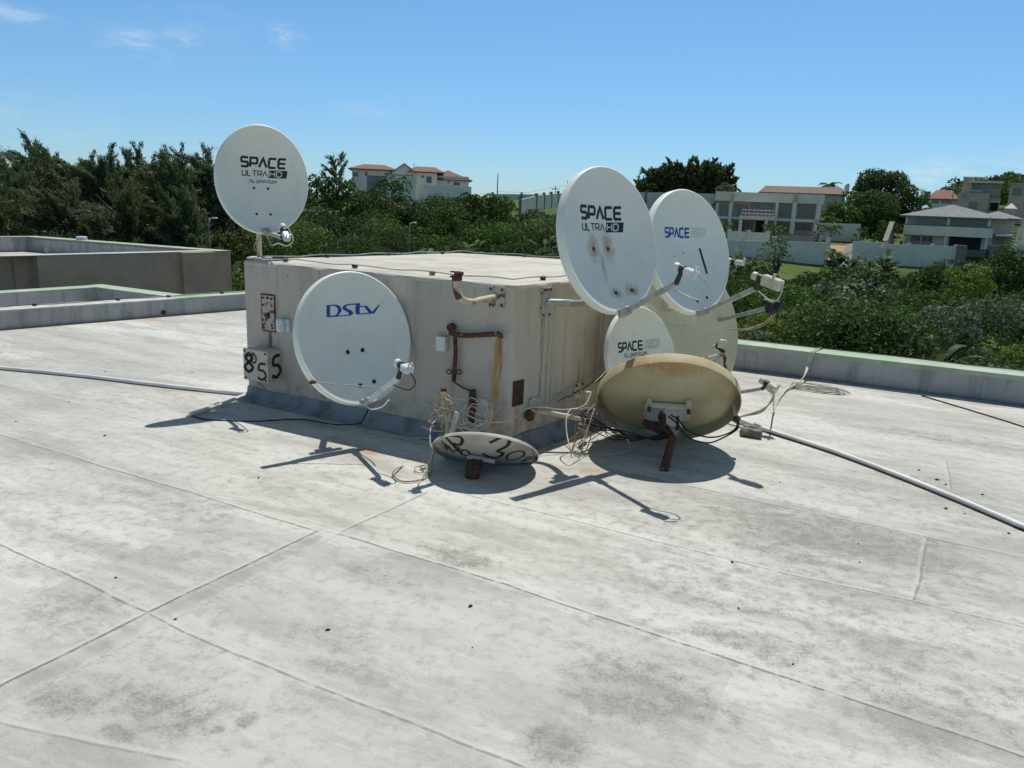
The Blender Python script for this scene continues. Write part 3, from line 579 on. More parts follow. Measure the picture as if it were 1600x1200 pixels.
def glyph(mb, g, x, y, s, th, fn, sx=1.0, maxseg=.02): quads_on(mb, strip([(x + a * s * sx, y + b * s) for a, b in g], th, maxseg), fn)
mb = MB(); fn = on_frame(pb, FL, BD + .0135)
glyph(mb, glyph8, -.07, -.055, .15, .024, fn); glyph(mb, glyph8, -.068, -.05, .13, .014, fn); glyph(mb, glypho, -.02, .02, .075, .014, fn); glyph(mb, glyph5, .06, -.095, .12, .02, fn, .8)
mb.build('painted_figures', M_brush, t, smooth=False)
mb = MB(); rside = Matrix((LWn * -1.0, Vector((0, 0, 1)), -LWd)).transposed()      # side turned to the camera
side_n = -LWd; Fs = frame(side_n); ps = pb + FL @ Vector((BW / 2, 0, BD / 2))
glyph(mb, glyph5, .0, -.08, .16, .026, on_frame(ps, Fs, .003), .6); mb.build('painted_side_figure', M_brush, t, smooth=False)
# small grey box and rusted frame
p = LW(694, 536); t = thing('junction_box', 'small pale grey junction box beside the rusted pipe frame, middle of the left face', 'junction box', p)
mb = MB(); wallbox(mb, p, FL, .08, .105, .045, .006); mb.build('housing', M_boxpl, t); mb = MB(); wallbox(mb, p, FL, .072, .097, .004, .001, .0455); mb.build('cover', M_boxwh, t)
p = LW(712, 520); t = thing('pipe_bracket', 'rust eaten pipe frame with one bar across and one down', 'bracket', p)
o1 = .05
mb = MB(); mb.tube(jit(catmull([LW(703, 520, o1), LW(725, 524, o1), LW(755, 523, o1), LW(778, 522, o1), LW(783, 527, .03)], 5), .002), .017, 10); mb.build('cross_bar', M_rustcream, t)
mb = MB(); mb.tube([LW(710, 510, .0), LW(708, 515, o1), LW(711, 525, o1), LW(712, 550, .04), LW(709, 596, .035)], .014, 10); mb.build('upright', M_rust, t)
mb = MB(); mb.tube([LW(708, 596, .035), LW(722, 605, .03), LW(738, 612, .02)], .006, 7); mb.build('rod', M_rust, t)
mb = MB(); mb.tube([LW(738, 609, .02), LW(738, 632, .025), LW(737, 660, .03)], .022, 9); mb.build('stub', M_rust, t)
mb = MB(); q = LW(707, 511, .01); mb.tube([q, q + LWn * .03], .028, 10); mb.build('boss', M_rust, t)
for px in (702, 717):
    q = LW(px, 581, .03); mb = MB(); mb.tube([q + FL @ Vector((math.cos(a) * .02, math.sin(a) * .015, 0)) for a in np.linspace(0, 6.28, 12)], .004, 6); mb.build('ring_clip', M_rust, t)
p = LW(752, 637); mb = MB(); wallbox(mb, p, FL, .11, .13, .005, .002, .002); mb.build('plate', M_boxpl, t)
# empty bent pipe bracket near the corner
p = LW(777, 464); t = thing('pipe_bracket', 'empty bent cream pipe bracket with rusty clamp', 'bracket', p)
mb = MB(); wallbox(mb, p, FL, .115, .135, .008, .002, .002); mb.build('wall_plate', M_rustplate, t)
for sx, sy in ((-.042, .05), (.042, .05), (-.042, -.05), (.042, -.05)):
    q = p + FL @ Vector((sx, sy, .01)); mb = MB(); mb.tube([q, q + LWn * .01], .009, 6); mb.build('bolt', M_rust, t)
st = LW(775, 464, .01); e1 = st + LWn * .30 + LWd * .12
e1 = D(722, 475, st.y - .28); e2 = D(712, 462, e1.y - .02); e3 = D(712, 436, e2.y)
mb = MB(); mb.tube(catmull([st, st + (e1 - st) * .5, D(738, 472, st.y - .2), D(724, 469, st.y - .27), D(716, 458, st.y - .29), e3], 7), .021, 12); mb.build('bent_pipe', M_creampipe, t)
mb = MB(); mb.tube([D(718, 466, st.y - .285), D(714, 456, st.y - .291), D(712.4, 440, st.y - .28), e3, D(712, 430, e2.y)], .0235, 12)
mb.cbox(D(714, 434, e2.y - .01), .05, .05, .035, Matrix.Rotation(.5, 3, 'Z'), .004); mb.cbox(D(717, 427, e2.y - .01), .05, .04, .02, Matrix.Rotation(.5, 3, 'Z'), .004)
q = D(703, 432, e2.y - .01); mb.tube([D(717, 432, e2.y - .02), q], .006, 8); mb.tube([D(718, 425, e2.y - .02), D(704, 424.5, e2.y + .02)], .005, 8); mb.build('clamp', M_rust, t)
# --- things on the right face
p = RW(852, 473); t = thing('service_panel', 'rusted dark brown sheet panel set in the right face close to the corner', 'panel', RW(809, 614))
mb = MB(); wallbox(mb, RW(809, 614), FR, .115, .17, .006, .001, .001); mb.build('panel', mat('brown_sheet', (.075, .03, .02), (.04, .02, .015), 22, .8, 0, .3, 70), t)
p = RW(832, 636); t = thing('pipe_bracket', 'rusted plate with a long cream pipe pointing right, low on the right face', 'bracket', p)
mb = MB(); wallbox(mb, p, FR, .11, .14, .006, .002, .002); mb.build('wall_plate', M_rustplate, t)
mb = MB(); mb.tube(jit([RW(828, 648, .01), RW(828, 650, .05)], .002), .035, 9); mb.build('boss', M_rust, t)
mb = MB(); mb.tube([RW(830, 641, .03), D(865, 646, RW(830, 641).y - .05), D(908, 655, RW(830, 641).y - .05)], .016, 12); mb.build('pipe', M_creampipe, t)
p = RW(903, 610); t = thing('fixing_plate', 'small rust edged blank plate low on the right face behind the cables', 'metal plate', p)
mb = MB(); wallbox(mb, p, FR, .12, .12, .006, .002, .002); mb.build('plate', M_boxpl, t)
for sx, sy in ((-.04, .045), (.04, .045)):
    q = p + FR @ Vector((sx, sy, .008)); mb = MB(); mb.tube([q, q + RWn * .008], .01, 8); mb.build('bolt', M_rust, t)

# ================================================================== SATELLITE DISHES
NRM = Vector((.64 * math.cos(R(15)), -.77 * math.cos(R(15)), math.sin(R(15)))).normalized()
def dish_mat(name, c, c2, stains=(), rimc=None, rough=.42):
    m, h, b, _ = newmat(name); tc = h.n('ShaderNodeTexCoord').outputs['Object']
    col = h.mix(h.smooth(h.noise(tc, 2.6, 6.0, .6), .38, .68), c, c2)
    s = h.scale(tc, (1, .15, 1)); col = h.mix(h.mul(h.smooth(h.noise(s, 22, 4.0, .6), .56, .75), .18), col, tuple(x * .6 for x in c2))
    col = h.mix(h.mul(h.smooth(h.noise(tc, 75, 3.0, .6), .66, .72), .3), col, tuple(x * .5 for x in c2))
    for (x, y, rx, ry, s_, cc) in stains:
        d = h.scale(h.vm('SUBTRACT', tc, (x, y, 0)), (1 / rx, 1 / ry, 0)); rr = h.add(h.vm('LENGTH', d), h.mul(h.sub(h.noise(h.scale(tc, (1, .5, 1)), 42, 5.0, .75), .5), 2.0))
        col = h.mix(h.mul(h.smooth(rr, .1, 1.0, 1.0, 0.0), s_), col, cc)
    h.put(b.inputs['Base Color'], col); b.inputs['Roughness'].default_value = rough; b.inputs['Specular IOR Level'].default_value = .35
    h.put(b.inputs['Normal'], h.bump(h.noise(tc, 9, 3.0), .1, .01)); return m
class Dish: pass
def make_dish(label, C, n, a, b, roll=0.0, dep=.075, flange=.03, lip=.012, m=None, up=Vector((0, 0, 1)), name='satellite_dish'):
    Fm = frame(n, up) @ Matrix.Rotation(roll, 3, 'Z'); d = Dish(); d.a, d.b, d.dep, d.F, d.C = a, b, dep, Fm, Vector(C)
    d.t = thing(name, label, 'satellite dish', C, Fm); d.m = m
    NTH = 96; prof = []
    for r_ in np.linspace(.04, 1, 14): prof.append((r_, 0, -dep * (1 - r_ * r_)))
    prof += [(1, lip * .5, .003), (1, lip, 0.0), (1, lip + .004, -.006), (1, lip + .006, -flange), (1, lip + .002, -flange - .002), (1, lip - .002, -flange + .004), (1, lip - .003, -.008), (1, 0, -.004)]
    for r_ in np.linspace(.98, .04, 12): prof.append((r_, 0, -dep * (1 - r_ * r_) - .004))
    vs = []; fs = []
    for r_, e, z in prof:
        for k in range(NTH):
            th = 2 * math.pi * k / NTH; ct, s_ = math.cos(th), math.sin(th); vs.append(((a * r_ + e) * ct, (b * r_ + e) * s_, z))
    for i in range(len(prof) - 1):
        for k in range(NTH): k2 = (k + 1) % NTH; fs.append((i * NTH + k, i * NTH + k2, (i + 1) * NTH + k2, (i + 1) * NTH + k))
    fs += [tuple(range(NTH - 1, -1, -1)), tuple((len(prof) - 1) * NTH + k for k in range(NTH))]
    mb = MB(); mb.add(vs, fs); o = mb.build('reflector', m, d.t, local=True, ang=32); fix_normals(o); d.refl = o
    d.front = lambda x, y, z=.002: Vector((x, y, -dep * (1 - (x / a) ** 2 - (y / b) ** 2) + z))
    d.back = lambda x, y, z=.0075: Vector((x, y, -dep * (1 - (x / a) ** 2 - (y / b) ** 2) - z))
    d.w = lambda v: d.C + Fm @ Vector(v)
    return d
def lmb(d): return MB()
def bolts(d, pts, m=M_black, r=.009):
    for x, y in pts:
        p = d.front(x, y, 0); mb = MB(); mb.tube([p, p + Vector((0, 0, .003)), p + Vector((0, 0, .009))], [r * 1.5, r * 1.3, r * .7], 8); mb.build('bolt', m, d.t, local=True)
def arm(d, P0, P1, r=.013, m=M_steel, foot=True):
    mb = MB(); P0 = Vector(P0); P1 = Vector(P1); ax = (P1 - P0).normalized(); x = Vector((1, 0, 0)); y = ax.cross(x).normalized()
    Fm = Matrix((x, y, ax)).transposed(); L = (P1 - P0).length; mb.cbox((P0 + P1) / 2, r * 2, r * 2.2, L, Fm, .003); o = mb.build('feed_arm', m, d.t, local=True)
    if foot:
        mb = MB(); mb.cbox(P0 + ax * .03, r * 3.2, r * 3.4, .09, Fm, .004); mb.cbox(P0 + Vector((0, .02, -.035)), .07, .02, .09, None, .004); mb.build('arm_foot', M_steel, d.t, local=True)
    return o
def feed(d, P, look, m=M_lnbw, body=(.055, .045, .10), holder=True, P1=None, tilt=0.0):
    """feed horn at local point P looking towards local point 'look'"""
    P = Vector(P); z = (Vector(look) - P).normalized(); x = Vector((1, 0, 0)); x = (x - z * x.dot(z)).normalized(); y = z.cross(x); Fm = Matrix((x, y, z)).transposed()
    q = lambda a, b, c: P + Fm @ Vector((a, b, c))
    mb = MB(); mb.tube([q(0, 0, -.02), q(0, 0, .02), q(0, 0, .03), q(0, 0, .055), q(0, 0, .062)], [.016, .016, .026, .028, .022], 20)
    fb = mb.build('feed_horn', m, d.t, local=True)
    body = tuple(v_ * .84 for v_ in body); mb = MB(); mb.cbox(q(0, 0, -.02 - body[2] / 2), body[0], body[1], body[2], Fm, .007)
    mb.tube([q(-.01, -body[1] / 2, -.09), q(-.01, -body[1] / 2 - .025, -.09)], .006, 8); mb.tube([q(.012, -body[1] / 2, -.09), q(.012, -body[1] / 2 - .025, -.09)], .006, 8)
    mb.build('feed_body', m, d.t, local=True)
    if holder:
        mb = MB(); mb.tube([q(0, 0, -.012), q(0, 0, .014)], .026, 20)
        if P1 is not None: mb.tube([q(0, -.02, 0), Vector(P1) + (P - Vector(P1)) * .4, Vector(P1)], [.014, .015, .017], 8)
        mb.build('feed_clamp', M_black, d.t, local=True)
    return q
def mount(d, wallp, wn_, pipe_pts, m=M_steel, plate=True, pm=None):
    mb = MB(); mb.cbox((0, -.02, -d.dep - .035), .15, .22, .05, None, .006); mb.cbox((0, -.02, -d.dep - .075), .08, .12, .05, None, .006); mb.build('back_bracket', m, d.t, local=True)
    if plate:
        Fw = frame(wn_); mb = MB(); wallbox(mb, wallp, Fw, .125, .21, .004, .001, .001); mb.build('stained_backing', M_rustplate, d.t); mb = MB(); wallbox(mb, wallp, Fw, .095, .2, .008, .002, .006); mb.build('wall_plate', M_steel, d.t)
        for sx, sy in ((-.035, .085), (.0, .085), (.035, .085), (-.035, -.085), (.035, -.085)):
            q = wallp + Fw @ Vector((sx, sy, .014)); mb = MB(); mb.tube([q, q + Vector(wn_) * .008], .008, 8); mb.build('bolt', M_rust, d.t)
    mb = MB(); mb.tube(catmull(pipe_pts, 6), .024, 12); mb.build('mount_pipe', pm or m, d.t)
def wcable(parent, pts, r=.0035, m=M_wcable, name='cable', k=8, j=0.0, local=False):
    mb = MB(); P = catmull(pts, k); mb.tube(P if not j else jit(P, j), r, 6); return mb.build(name, m, parent, local=local)

M_d1 = dish_mat('dish_paint_dull_white', (.77, .775, .68), (.72, .72, .63))  # the dish's own even white, slightly duller than the cool white
M_d2 = dish_mat('dish_paint_cool_white', (.80, .82, .73), (.75, .765, .68))
RS = (.40, .31, .20); RD = (.22, .15, .09)
M_d5 = dish_mat('dish_paint_rust_spotted', (.80, .81, .72), (.74, .75, .66), [(-.105, -.035, .075, .13, .8, RS), (-.105, -.05, .02, .03, .7, RD), (.03, -.03, .07, .13, .8, RS), (.03, -.045, .02, .03, .7, RD), (-.04, -.16, .035, .14, .6, RS),
      (.012, -.335, .07, .055, .8, RS), (.012, -.335, .016, .018, .9, RD), (.155, -.325, .075, .055, .8, RS), (.155, -.325, .02, .02, .9, RD), (.13, -.28, .012, .05, .4, RS)])
M_d8 = dish_mat('dish_paint_cream', (.70, .64, .43), (.62, .55, .35), [(-.1, .4, .4, .1, .4, (.45, .33, .16))])
M_d9 = dish_mat('dish_back_yellowed', (.56, .48, .29), (.42, .35, .2), [(-.05, .47, .36, .09, .5, (.52, .32, .14)), (-.02, .38, .25, .10, .6, (.42, .25, .08)), (.48, -.1, .06, .1, .7, (.3, .16, .06)), (-.45, .0, .06, .3, .5, (.22, .17, .1)), (.2, .42, .3, .1, .6, (.42, .22, .08)), (0, -.45, .4, .06, .5, (.12, .1, .07))], rough=.65)
M_d10 = dish_mat('dish_back_grimy', (.55, .52, .43), (.34, .31, .25), [(-.29, -.06, .08, .10, .95, (.07, .05, .04)), (.26, -.1, .08, .06, .7, (.13, .09, .06)), (-.05, -.2, .3, .04, .7, (.15, .12, .09)), (-.3, .05, .02, .15, .8, (.18, .13, .08))], rough=.7)

def logo_ultra(d, x0, y0, sc, aluminium=False, shear=.0):
    """SPACE over ULTRA HD; x0,y0 = left end of the baseline of the upper word"""
    mb = MB(); q, _ = word('SPACE', x0, y0, .085 * sc, .066 * sc, .024 * sc, .0215 * sc, shear); quads_on(mb, q, lambda x, y: d.front(x, y)); 
    q, xe = word('ULTRA', x0 + .008 * sc, y0 - .085 * sc, .05 * sc, .037 * sc, .014 * sc, .0085 * sc, shear); quads_on(mb, q, lambda x, y: d.front(x, y))
    bx0, bx1, by0, by1 = xe + .0 * sc, x0 + .435 * sc, y0 - .097 * sc, y0 - .024 * sc
    sh = .012 * sc; nb = 10; q = []
    for i in range(nb):
        f0, f1 = i / nb, (i + 1) / nb; xa, xb = bx0 + (bx1 - bx0) * f0, bx0 + (bx1 - bx0) * f1
        q.append(((xa + 0, by0), (xb + 0, by0), (xb + sh, by1), (xa + sh, by1)))
    quads_on(mb, q, lambda x, y: d.front(x, y))
    if aluminium:
        q, _ = word('ALUMINIUM', x0 + .075 * sc, y0 - .148 * sc, .03 * sc, .024 * sc, .0105 * sc, .0055 * sc, shear); quads_on(mb, q, lambda x, y: d.front(x, y))
    mb.build('lettering', M_darkletter, d.t, local=True, smooth=False)
    mb = MB(); q, _ = word('HD', bx0 + .014 * sc, by0 + .013 * sc, .048 * sc, .046 * sc, .018 * sc, .0105 * sc, .12); quads_on(mb, q, lambda x, y: d.front(x, y, .0035)); mb.build('white_lettering', M_whiteletter, d.t, local=True, smooth=False)
def logo_hd(d, x0, y0, sc, m, alu=False):
    mb = MB(); q, xe = word('SPACE', x0, y0, .07 * sc, .05 * sc, .019 * sc, .0165 * sc); quads_on(mb, q, lambda x, y: d.front(x, y))
    if alu:
        q, _ = word('ALUMINIUM', x0 + .08 * sc, y0 - .055 * sc, .034 * sc, .027 * sc, .0105 * sc, .0055 * sc); quads_on(mb, q, lambda x, y: d.front(x, y))
    mb.build('lettering', m, d.t, local=True, smooth=False)
    mb = MB(); s = sc; x = xe + .005 * s; h_ = .07 * s; q = []
    H = [(0, 0), (.3, 0), (.35, .38), (.6, .38), (.55, 0), (.85, 0), (1, 1), (.7, 1), (.65, .62), (.4, .62), (.45, 1), (.15, 1), (0, 0)]
    Dd = [(0, 0), (.7, 0), (1.05, .3), (1.1, .8), (.85, 1), (.15, 1), (0, 0)]; Di = [(.3, .22), (.6, .22), (.78, .4), (.8, .7), (.7, .8), (.4, .8), (.3, .22)]
    for g, ox in ((H, 0), (Dd, 1.0), (Di, 1.0)): q += strip([(x + (a + ox) * .075 * s, y0 + b_ * h_) for a, b_ in g], .003 * s)
    quads_on(mb, q, lambda x, y: d.front(x, y)); mb.build('outline_lettering', M_darkletter if alu else M_gcable, d.t, local=True, smooth=False)

def dish_at(label, px, py, Y, Wpx, Hpx, m, **k):
    C = D(px, py, Y); V = (CP - C); dist = -FWD.dot(V); V.normalize(); n = k.pop('n', NRM)
    Fm = frame(n); fx = math.sqrt(max(.01, 1 - (V.dot(Fm @ Vector((1, 0, 0)))) ** 2)); fy = math.sqrt(1 - (V.dot(Fm @ Vector((0, 1, 0)))) ** 2)
    a = Wpx * dist / F / 2 / fx; b = Hpx * dist / F / 2 / fy
    return make_dish(label, C, n, a - .014, b - .014, m=m, **k)

# ---- dish with two line logo on a pole, upper left
d = dish_at('pale satellite dish standing high on a pole over the left corner of the housing', 411.5, 281, 6.15, 138, 165, M_d1, n=Vector((.57, -.82, .07)).normalized()); d1_ = d
k_ = d.b / .41; sc = .74
logo_ultra(d, -.15, .10, .80, True, .10); bolts(d, [(-.055, -.06), (.055, -.06), (-.055, -.26), (.055, -.26)], r=.007)
pb_ = D(400, 402, 6.15); pt = D(402, 300, 6.28); pb_ = Vector((pt.x, pt.y, BH))
mb = MB(); mb.cyl(pb_, Vector((pt.x, pt.y, 1.78)), .02, n=14); mb.build('pole', M_creampipe, d.t)
mb = MB(); mb.cbox(pb_ + Vector((0, 0, .006)), .16, .16, .01, None, .002); mb.build('foot_plate', M_boxpl, d.t)
mb = MB(); mb.cbox((0, -.02, -d.dep - .05), .13, .22, .08, None, .006); mb.build('back_bracket', M_steel, d.t, local=True)
arm(d, (0, -d.b - .0, -.01), (0, -d.b - .05, .38)); LN = Vector((0, -d.b + .0, .43)); feed(d, LN, (0, 0, 0), P1=(0, -d.b - .05, .38))
wcable(d.t, [(0, -d.b - .02, .0), (0, -d.b - .10, .12), (.01, -d.b - .09, .25), (.02, -d.b - .11, .42), (.03, -d.b - .07, .54), (.0, -d.b + .02, .53)], .005, M_wcable, local=True)
wcable(d.t, [Vector((pt.x, pt.y, BH)) + Vector((.03, -.02, 0)), Vector((pt.x, pt.y, 1.2)) + Vector((-.03, -.03, 0)), Vector((pt.x, pt.y, 1.3)) + Vector((.03, -.03, 0)), Vector((pt.x, pt.y, 1.42)) + Vector((-.01, -.03, 0))], .0045, M_tcable)

# ---- dish with blue lettering on the left face
d = dish_at('white satellite dish with large slanted blue letters on the left face of the housing', 557, 528, 4.98, 174, 209, M_d2, flange=.045); d2_ = d
mb = MB()
def on_dish(d, px, py):
    n = d.F @ Vector((0, 0, 1)); q = d.F.transposed() @ (PL(px, py, d.C - n * d.dep * .7, n) - d.C); return (q.x, q.y)
def put(pts, t_): quads_on(mb, strip([on_dish(d, 360 + x / 4.615, 400 + y / 4.615) for x, y in pts], t_, .012), lambda x, y: d.front(x, y))
def cm(pts, k=5): return [tuple(q[:2]) for q in catmull([Vector((a, b, 0)) for a, b in pts], k)]
def ribbon(A, B, k=5, sm=True):
    f = (lambda P: cm(P, k)) if sm else (lambda P: P)
    A, B = f(A), f(B); N = 12
    def res(P):
        L = [0]
        for i in range(1, len(P)): L.append(L[-1] + math.dist(P[i], P[i - 1]))
        return [(float(np.interp(L[-1] * j / N, L, [p[0] for p in P])), float(np.interp(L[-1] * j / N, L, [p[1] for p in P]))) for j in range(N + 1)]
    A, B = res(A), res(B); T = lambda p: on_dish(d, 469 + p[0] / 8.556, 422 + p[1] / 8.556)
    quads_on(mb, [(T(A[i]), T(B[i]), T(B[i + 1]), T(A[i + 1])) for i in range(N)], lambda x, y: d.front(x, y, .002))
ribbon([(342, 474), (353, 630)], [(390, 471), (402, 627)]); ribbon([(385, 472), (470, 465), (520, 478), (552, 510), (555, 545), (540, 575), (505, 610)], [(390, 487), (440, 480), (478, 492), (506, 525), (508, 560), (490, 590), (450, 612)])
ribbon([(398, 611), (500, 607), (640, 598)], [(400, 628), (520, 620), (662, 606)]); ribbon([(790, 443), (640, 455), (590, 470), (565, 495), (575, 525), (620, 550), (662, 570), (665, 588), (638, 599)], [(790, 460), (655, 470), (616, 482), (612, 500), (645, 520), (700, 545), (722, 575), (702, 598), (660, 606)])
ribbon([(742, 455), (745, 560), (765, 590)], [(797, 443), (801, 560), (812, 580)]); ribbon([(797, 478), (885, 481)], [(797, 492), (880, 494)]); ribbon([(765, 592), (985, 581)], [(800, 577), (950, 568)]); ribbon([(848, 484), (920, 574)], [(888, 481), (962, 562)]); ribbon([(1030, 470), (948, 575)], [(1050, 470), (985, 581)])
mb.build('lettering', M_blueletter, d.t, local=True, smooth=False)
mb = MB(); ribbon([(1064, 430), (1084, 429)], [(1066, 437), (1080, 437)]); mb.build('trademark_sign', M_blueletter, d.t, local=True, smooth=False)
bolts(d, [(-.04, -.085), (.07, -.08), (-.0, -.315), (.105, -.30)], r=.011)
wp = LW(557, 540)
mount(d, wp, LWn, [wp + LWn * .01, wp + LWn * .12, d.w((0, -.02, -d.dep - .1))])
arm(d, (0, -d.b - .01, -.0), (.0, -d.b + .13, .47), .013, M_boxwh); feed(d, (0, -d.b + .20, .53), (0, 0, 0), P1=(0, -d.b + .13, .47), m=M_lnbw, body=(.07, .055, .09))
mb = MB(); q0 = Vector((-d.a * .86, -d.b * .60, .0)); mb.tube([q0, Vector((0, -d.b + .08, .25))], .004, 6); mb.build('stay_rod', M_steel, d.t, local=True)
mb = MB(); mb.cbox(q0, .035, .02, .03, None, .003); mb.build('stay_clip', M_rust, d.t, local=True)
wcable(d.t, [(.0, -d.b + .16, .61), (.03, -d.b + .09, .61), (.03, -d.b + .05, .52), (0, -d.b + .09, .40)], .004, M_bcable, local=True)
wcable(d.t, [(.01, -d.b + .0, .30), (.01, -d.b - .04, .2), (0, -d.b - .05, .08), (0, -d.b - .02, 0)], .005, M_boxwh, local=True)
# ---- big dish right of the corner
d = dish_at('large white satellite dish with black letters and four rust spots', 956.5, 374.5, 4.95, 143, 228, M_d5, flange=.055); d5 = d
logo_ultra(d, -.20, .145, .86); 
bolts(d, [(-.105, -.045), (.03, -.045), (.012, -.335), (.155, -.325)], M_rust, r=.009)
wp = RW(852, 472)
mount(d, wp, RWn, [wp + RWn * .01, D(885, 473, wp.y - .02), D(905, 474, wp.y - .1), D(922, 463, wp.y - .22), d.w((0, -.02, -d.dep - .1))])
arm(d, (0, -d.b - .02, -.0), (0, -d.b + .10, .46), .0145, M_steel); LN5 = Vector((0, -d.b + .17, .52)); feed(d, LN5, (0, 0, 0), P1=(0, -d.b + .10, .46), m=M_lnbw, body=(.065, .055, .11))
wcable(d.t, [LN5 + Vector((0, -.04, .09)), LN5 + Vector((.03, -.12, .14)), LN5 + Vector((.03, -.19, .08)), LN5 + Vector((0, -.14, -.02)), LN5 + Vector((0, -.11, -.08))], .0045, local=True)
mb = MB(); mb.tube([LN5 + Vector((.02, -.05, .15)), LN5 + Vector((.02, .10, .12))], .006, 8); mb.build('antenna_stub', M_black, d.t, local=True)
# ---- second big dish, blue letters
d = dish_at('white satellite dish with small blue letters, partly behind the rust spotted one', 1080.5, 393, 5.5, 119, 194, M_d2, flange=.05); d6 = d
logo_hd(d, -.20, .115, .86, M_blueletter); bolts(d, [(-.07, -.12), (.05, -.11), (.03, -.35), (.14, -.33)], M_rust, r=.009); bolts(d, [(-.11, -.02), (.0, 0)], M_steel, r=.004)
pw = RW(1036, 470); q = D(1036, 470, pw.y - .05)
mount(d, pw, RWn, [pw + RWn * .01, pw + RWn * .12, Vector((d.w((0, -.02, -.2)).x, d.w((0, -.02, -.2)).y, pw.z + .05)), d.w((0, -.02, -d.dep - .1))])
arm(d, (0, -d.b - .02, -.0), (0, -d.b + .09, .47), .014, M_steel); LN6 = Vector((0, -d.b + .15, .52)); feed(d, LN6, (0, 0, 0), P1=(0, -d.b + .09, .47), m=M_lnbc, body=(.065, .085, .17))
wcable(d.t, [LN6 + Vector((0, -.06, .16)), LN6 + Vector((0, -.14, .12)), LN6 + Vector((0, -.16, .06)), LN6 + Vector((0, -.08, -.03))], .0045, local=True)
# ---- small dish below
d = dish_at('smaller white satellite dish with black letters, low behind the upturned yellowed dish', 1004.5, 560, 5.65, 103, 164, M_d2, flange=.035); d7 = d
logo_hd(d, -.20, .07, .88, M_darkletter, True)
pw = RW(975, 560); mount(d, pw, RWn, [pw + RWn * .01, d.w((0, -.02, -d.dep - .1))])
arm(d, (0, -d.b - .02, -.0), (0, -d.b + .04, .34), .014, M_steel); feed(d, (0, -d.b + .1, .38), (0, 0, 0), P1=(0, -d.b + .04, .34))
# ---- big cream dish behind
d = dish_at('big cream unlettered satellite dish behind the others at the right', 1083, 516, 6.2, 143, 222, M_d8, flange=.04); d8 = d
pw = RW(1060, 540); mount(d, pw, RWn, [pw + RWn * .01, d.w((0, -.02, -d.dep - .1))])
P1 = d.F.transposed() @ (D(1192, 607, 5.75) - d.C); P0 = Vector((0, -d.b, 0)); arm(d, P0, P1, .012, M_steel)
PF = d.F.transposed() @ (D(1198, 600, 5.68) - d.C)
feed(d, PF, (0, 0, 0), P1=P1, m=M_lnbc, body=(.075, .075, .085))
for k in range(3):
    wcable(d.t, [D(1210, 610, 5.6), D(1208 - k * 2, 625 + k, 5.6), D(1190, 640 + k * 2, 5.6), D(1165, 648 + k, 5.65), D(1140, 655, 5.7)], .0042, M_wcable)
# ---- two dishes wholly behind, only their feeds stick out
d = dish_at('hidden satellite dish, only its black capped feed and arm stick out at right', 1084, 446, 6.72, 78, 130, M_d8); d10 = d
P1 = d.F.transposed() @ (D(1197, 482, 6.2) - d.C); arm(d, (0, -d.b, 0), P1, .014, M_steel)
feed(d, d.F.transposed() @ (D(1204, 474, 6.15) - d.C), (0, 0, 0), P1=P1, m=M_black, body=(.09, .08, .10))
pole = d.w((0, -.02, -d.dep - .06)); mb = MB(); mb.cyl((pole.x, pole.y, 0), (pole.x, pole.y, pole.z + .1), .022); mb.build('pole', M_steel, d.t)
for k in range(3):
    wcable(d.t, [D(1206 + k * 3, 484, 6.1), D(1203 + k * 2, 497 + k, 6.1), D(1185, 508 + k * 2, 6.15), D(1165, 514 + k, 6.2), D(1140, 514, 6.3)], .0045, M_tcable if k else M_wcable)
mb = MB(); c = D(1207, 480, 6.12); mb.cbox(c, .10, .08, .12, Matrix.Rotation(.6, 3, 'Z'), .02); mb.build('tape_wrap', M_black, d.t)
d = dish_at('hidden satellite dish, only its small white feed shows beside the blue lettered dish', 1056, 395, 7.0, 66, 104, M_d1); d11 = d
P1 = d.F.transposed() @ (D(1142, 414, 6.7) - d.C); arm(d, (0, -d.b, 0), P1, .01, M_steel)
feed(d, d.F.transposed() @ (D(1146, 409, 6.68) - d.C), (0, 0, 0), P1=P1, body=(.06, .05, .09))
pole = d.w((0, -.02, -d.dep - .06)); mb = MB(); mb.cyl((pole.x, pole.y, BH), (pole.x, pole.y, pole.z + .1), .02); mb.build('pole', M_steel, d.t)
wcable(d.t, [D(1150, 412, 6.65), D(1150, 420, 6.7), D(1140, 428, 6.75), D(1128, 432, 6.8)], .004, M_tcable)

M_dkrust = mat('dark_rust', (.035, .02, .015), (.08, .035, .02), 30, .9, 0, .4, 80)
# ---- upturned yellowed dish, its back to us
def up_dish(label, C, width_px, el, az, rollpx, ratio, m, flange, dep, lip=.012):
    n = Vector((math.sin(az) * math.cos(el), math.cos(az) * math.cos(el), math.sin(el)))
    return make_dish(label, C, n, width_px, width_px * ratio, roll=rollpx, m=m, flange=flange, dep=dep, up=Vector((0, 0, 1)), lip=lip)
C9 = D(1043, 618, 5.12)
d = up_dish('upturned yellowed satellite dish with an ochre rim on a leaning rusty stub', C9, .465, R(44), R(6), R(0), 1.04, M_d9, .07, .085); d9 = d
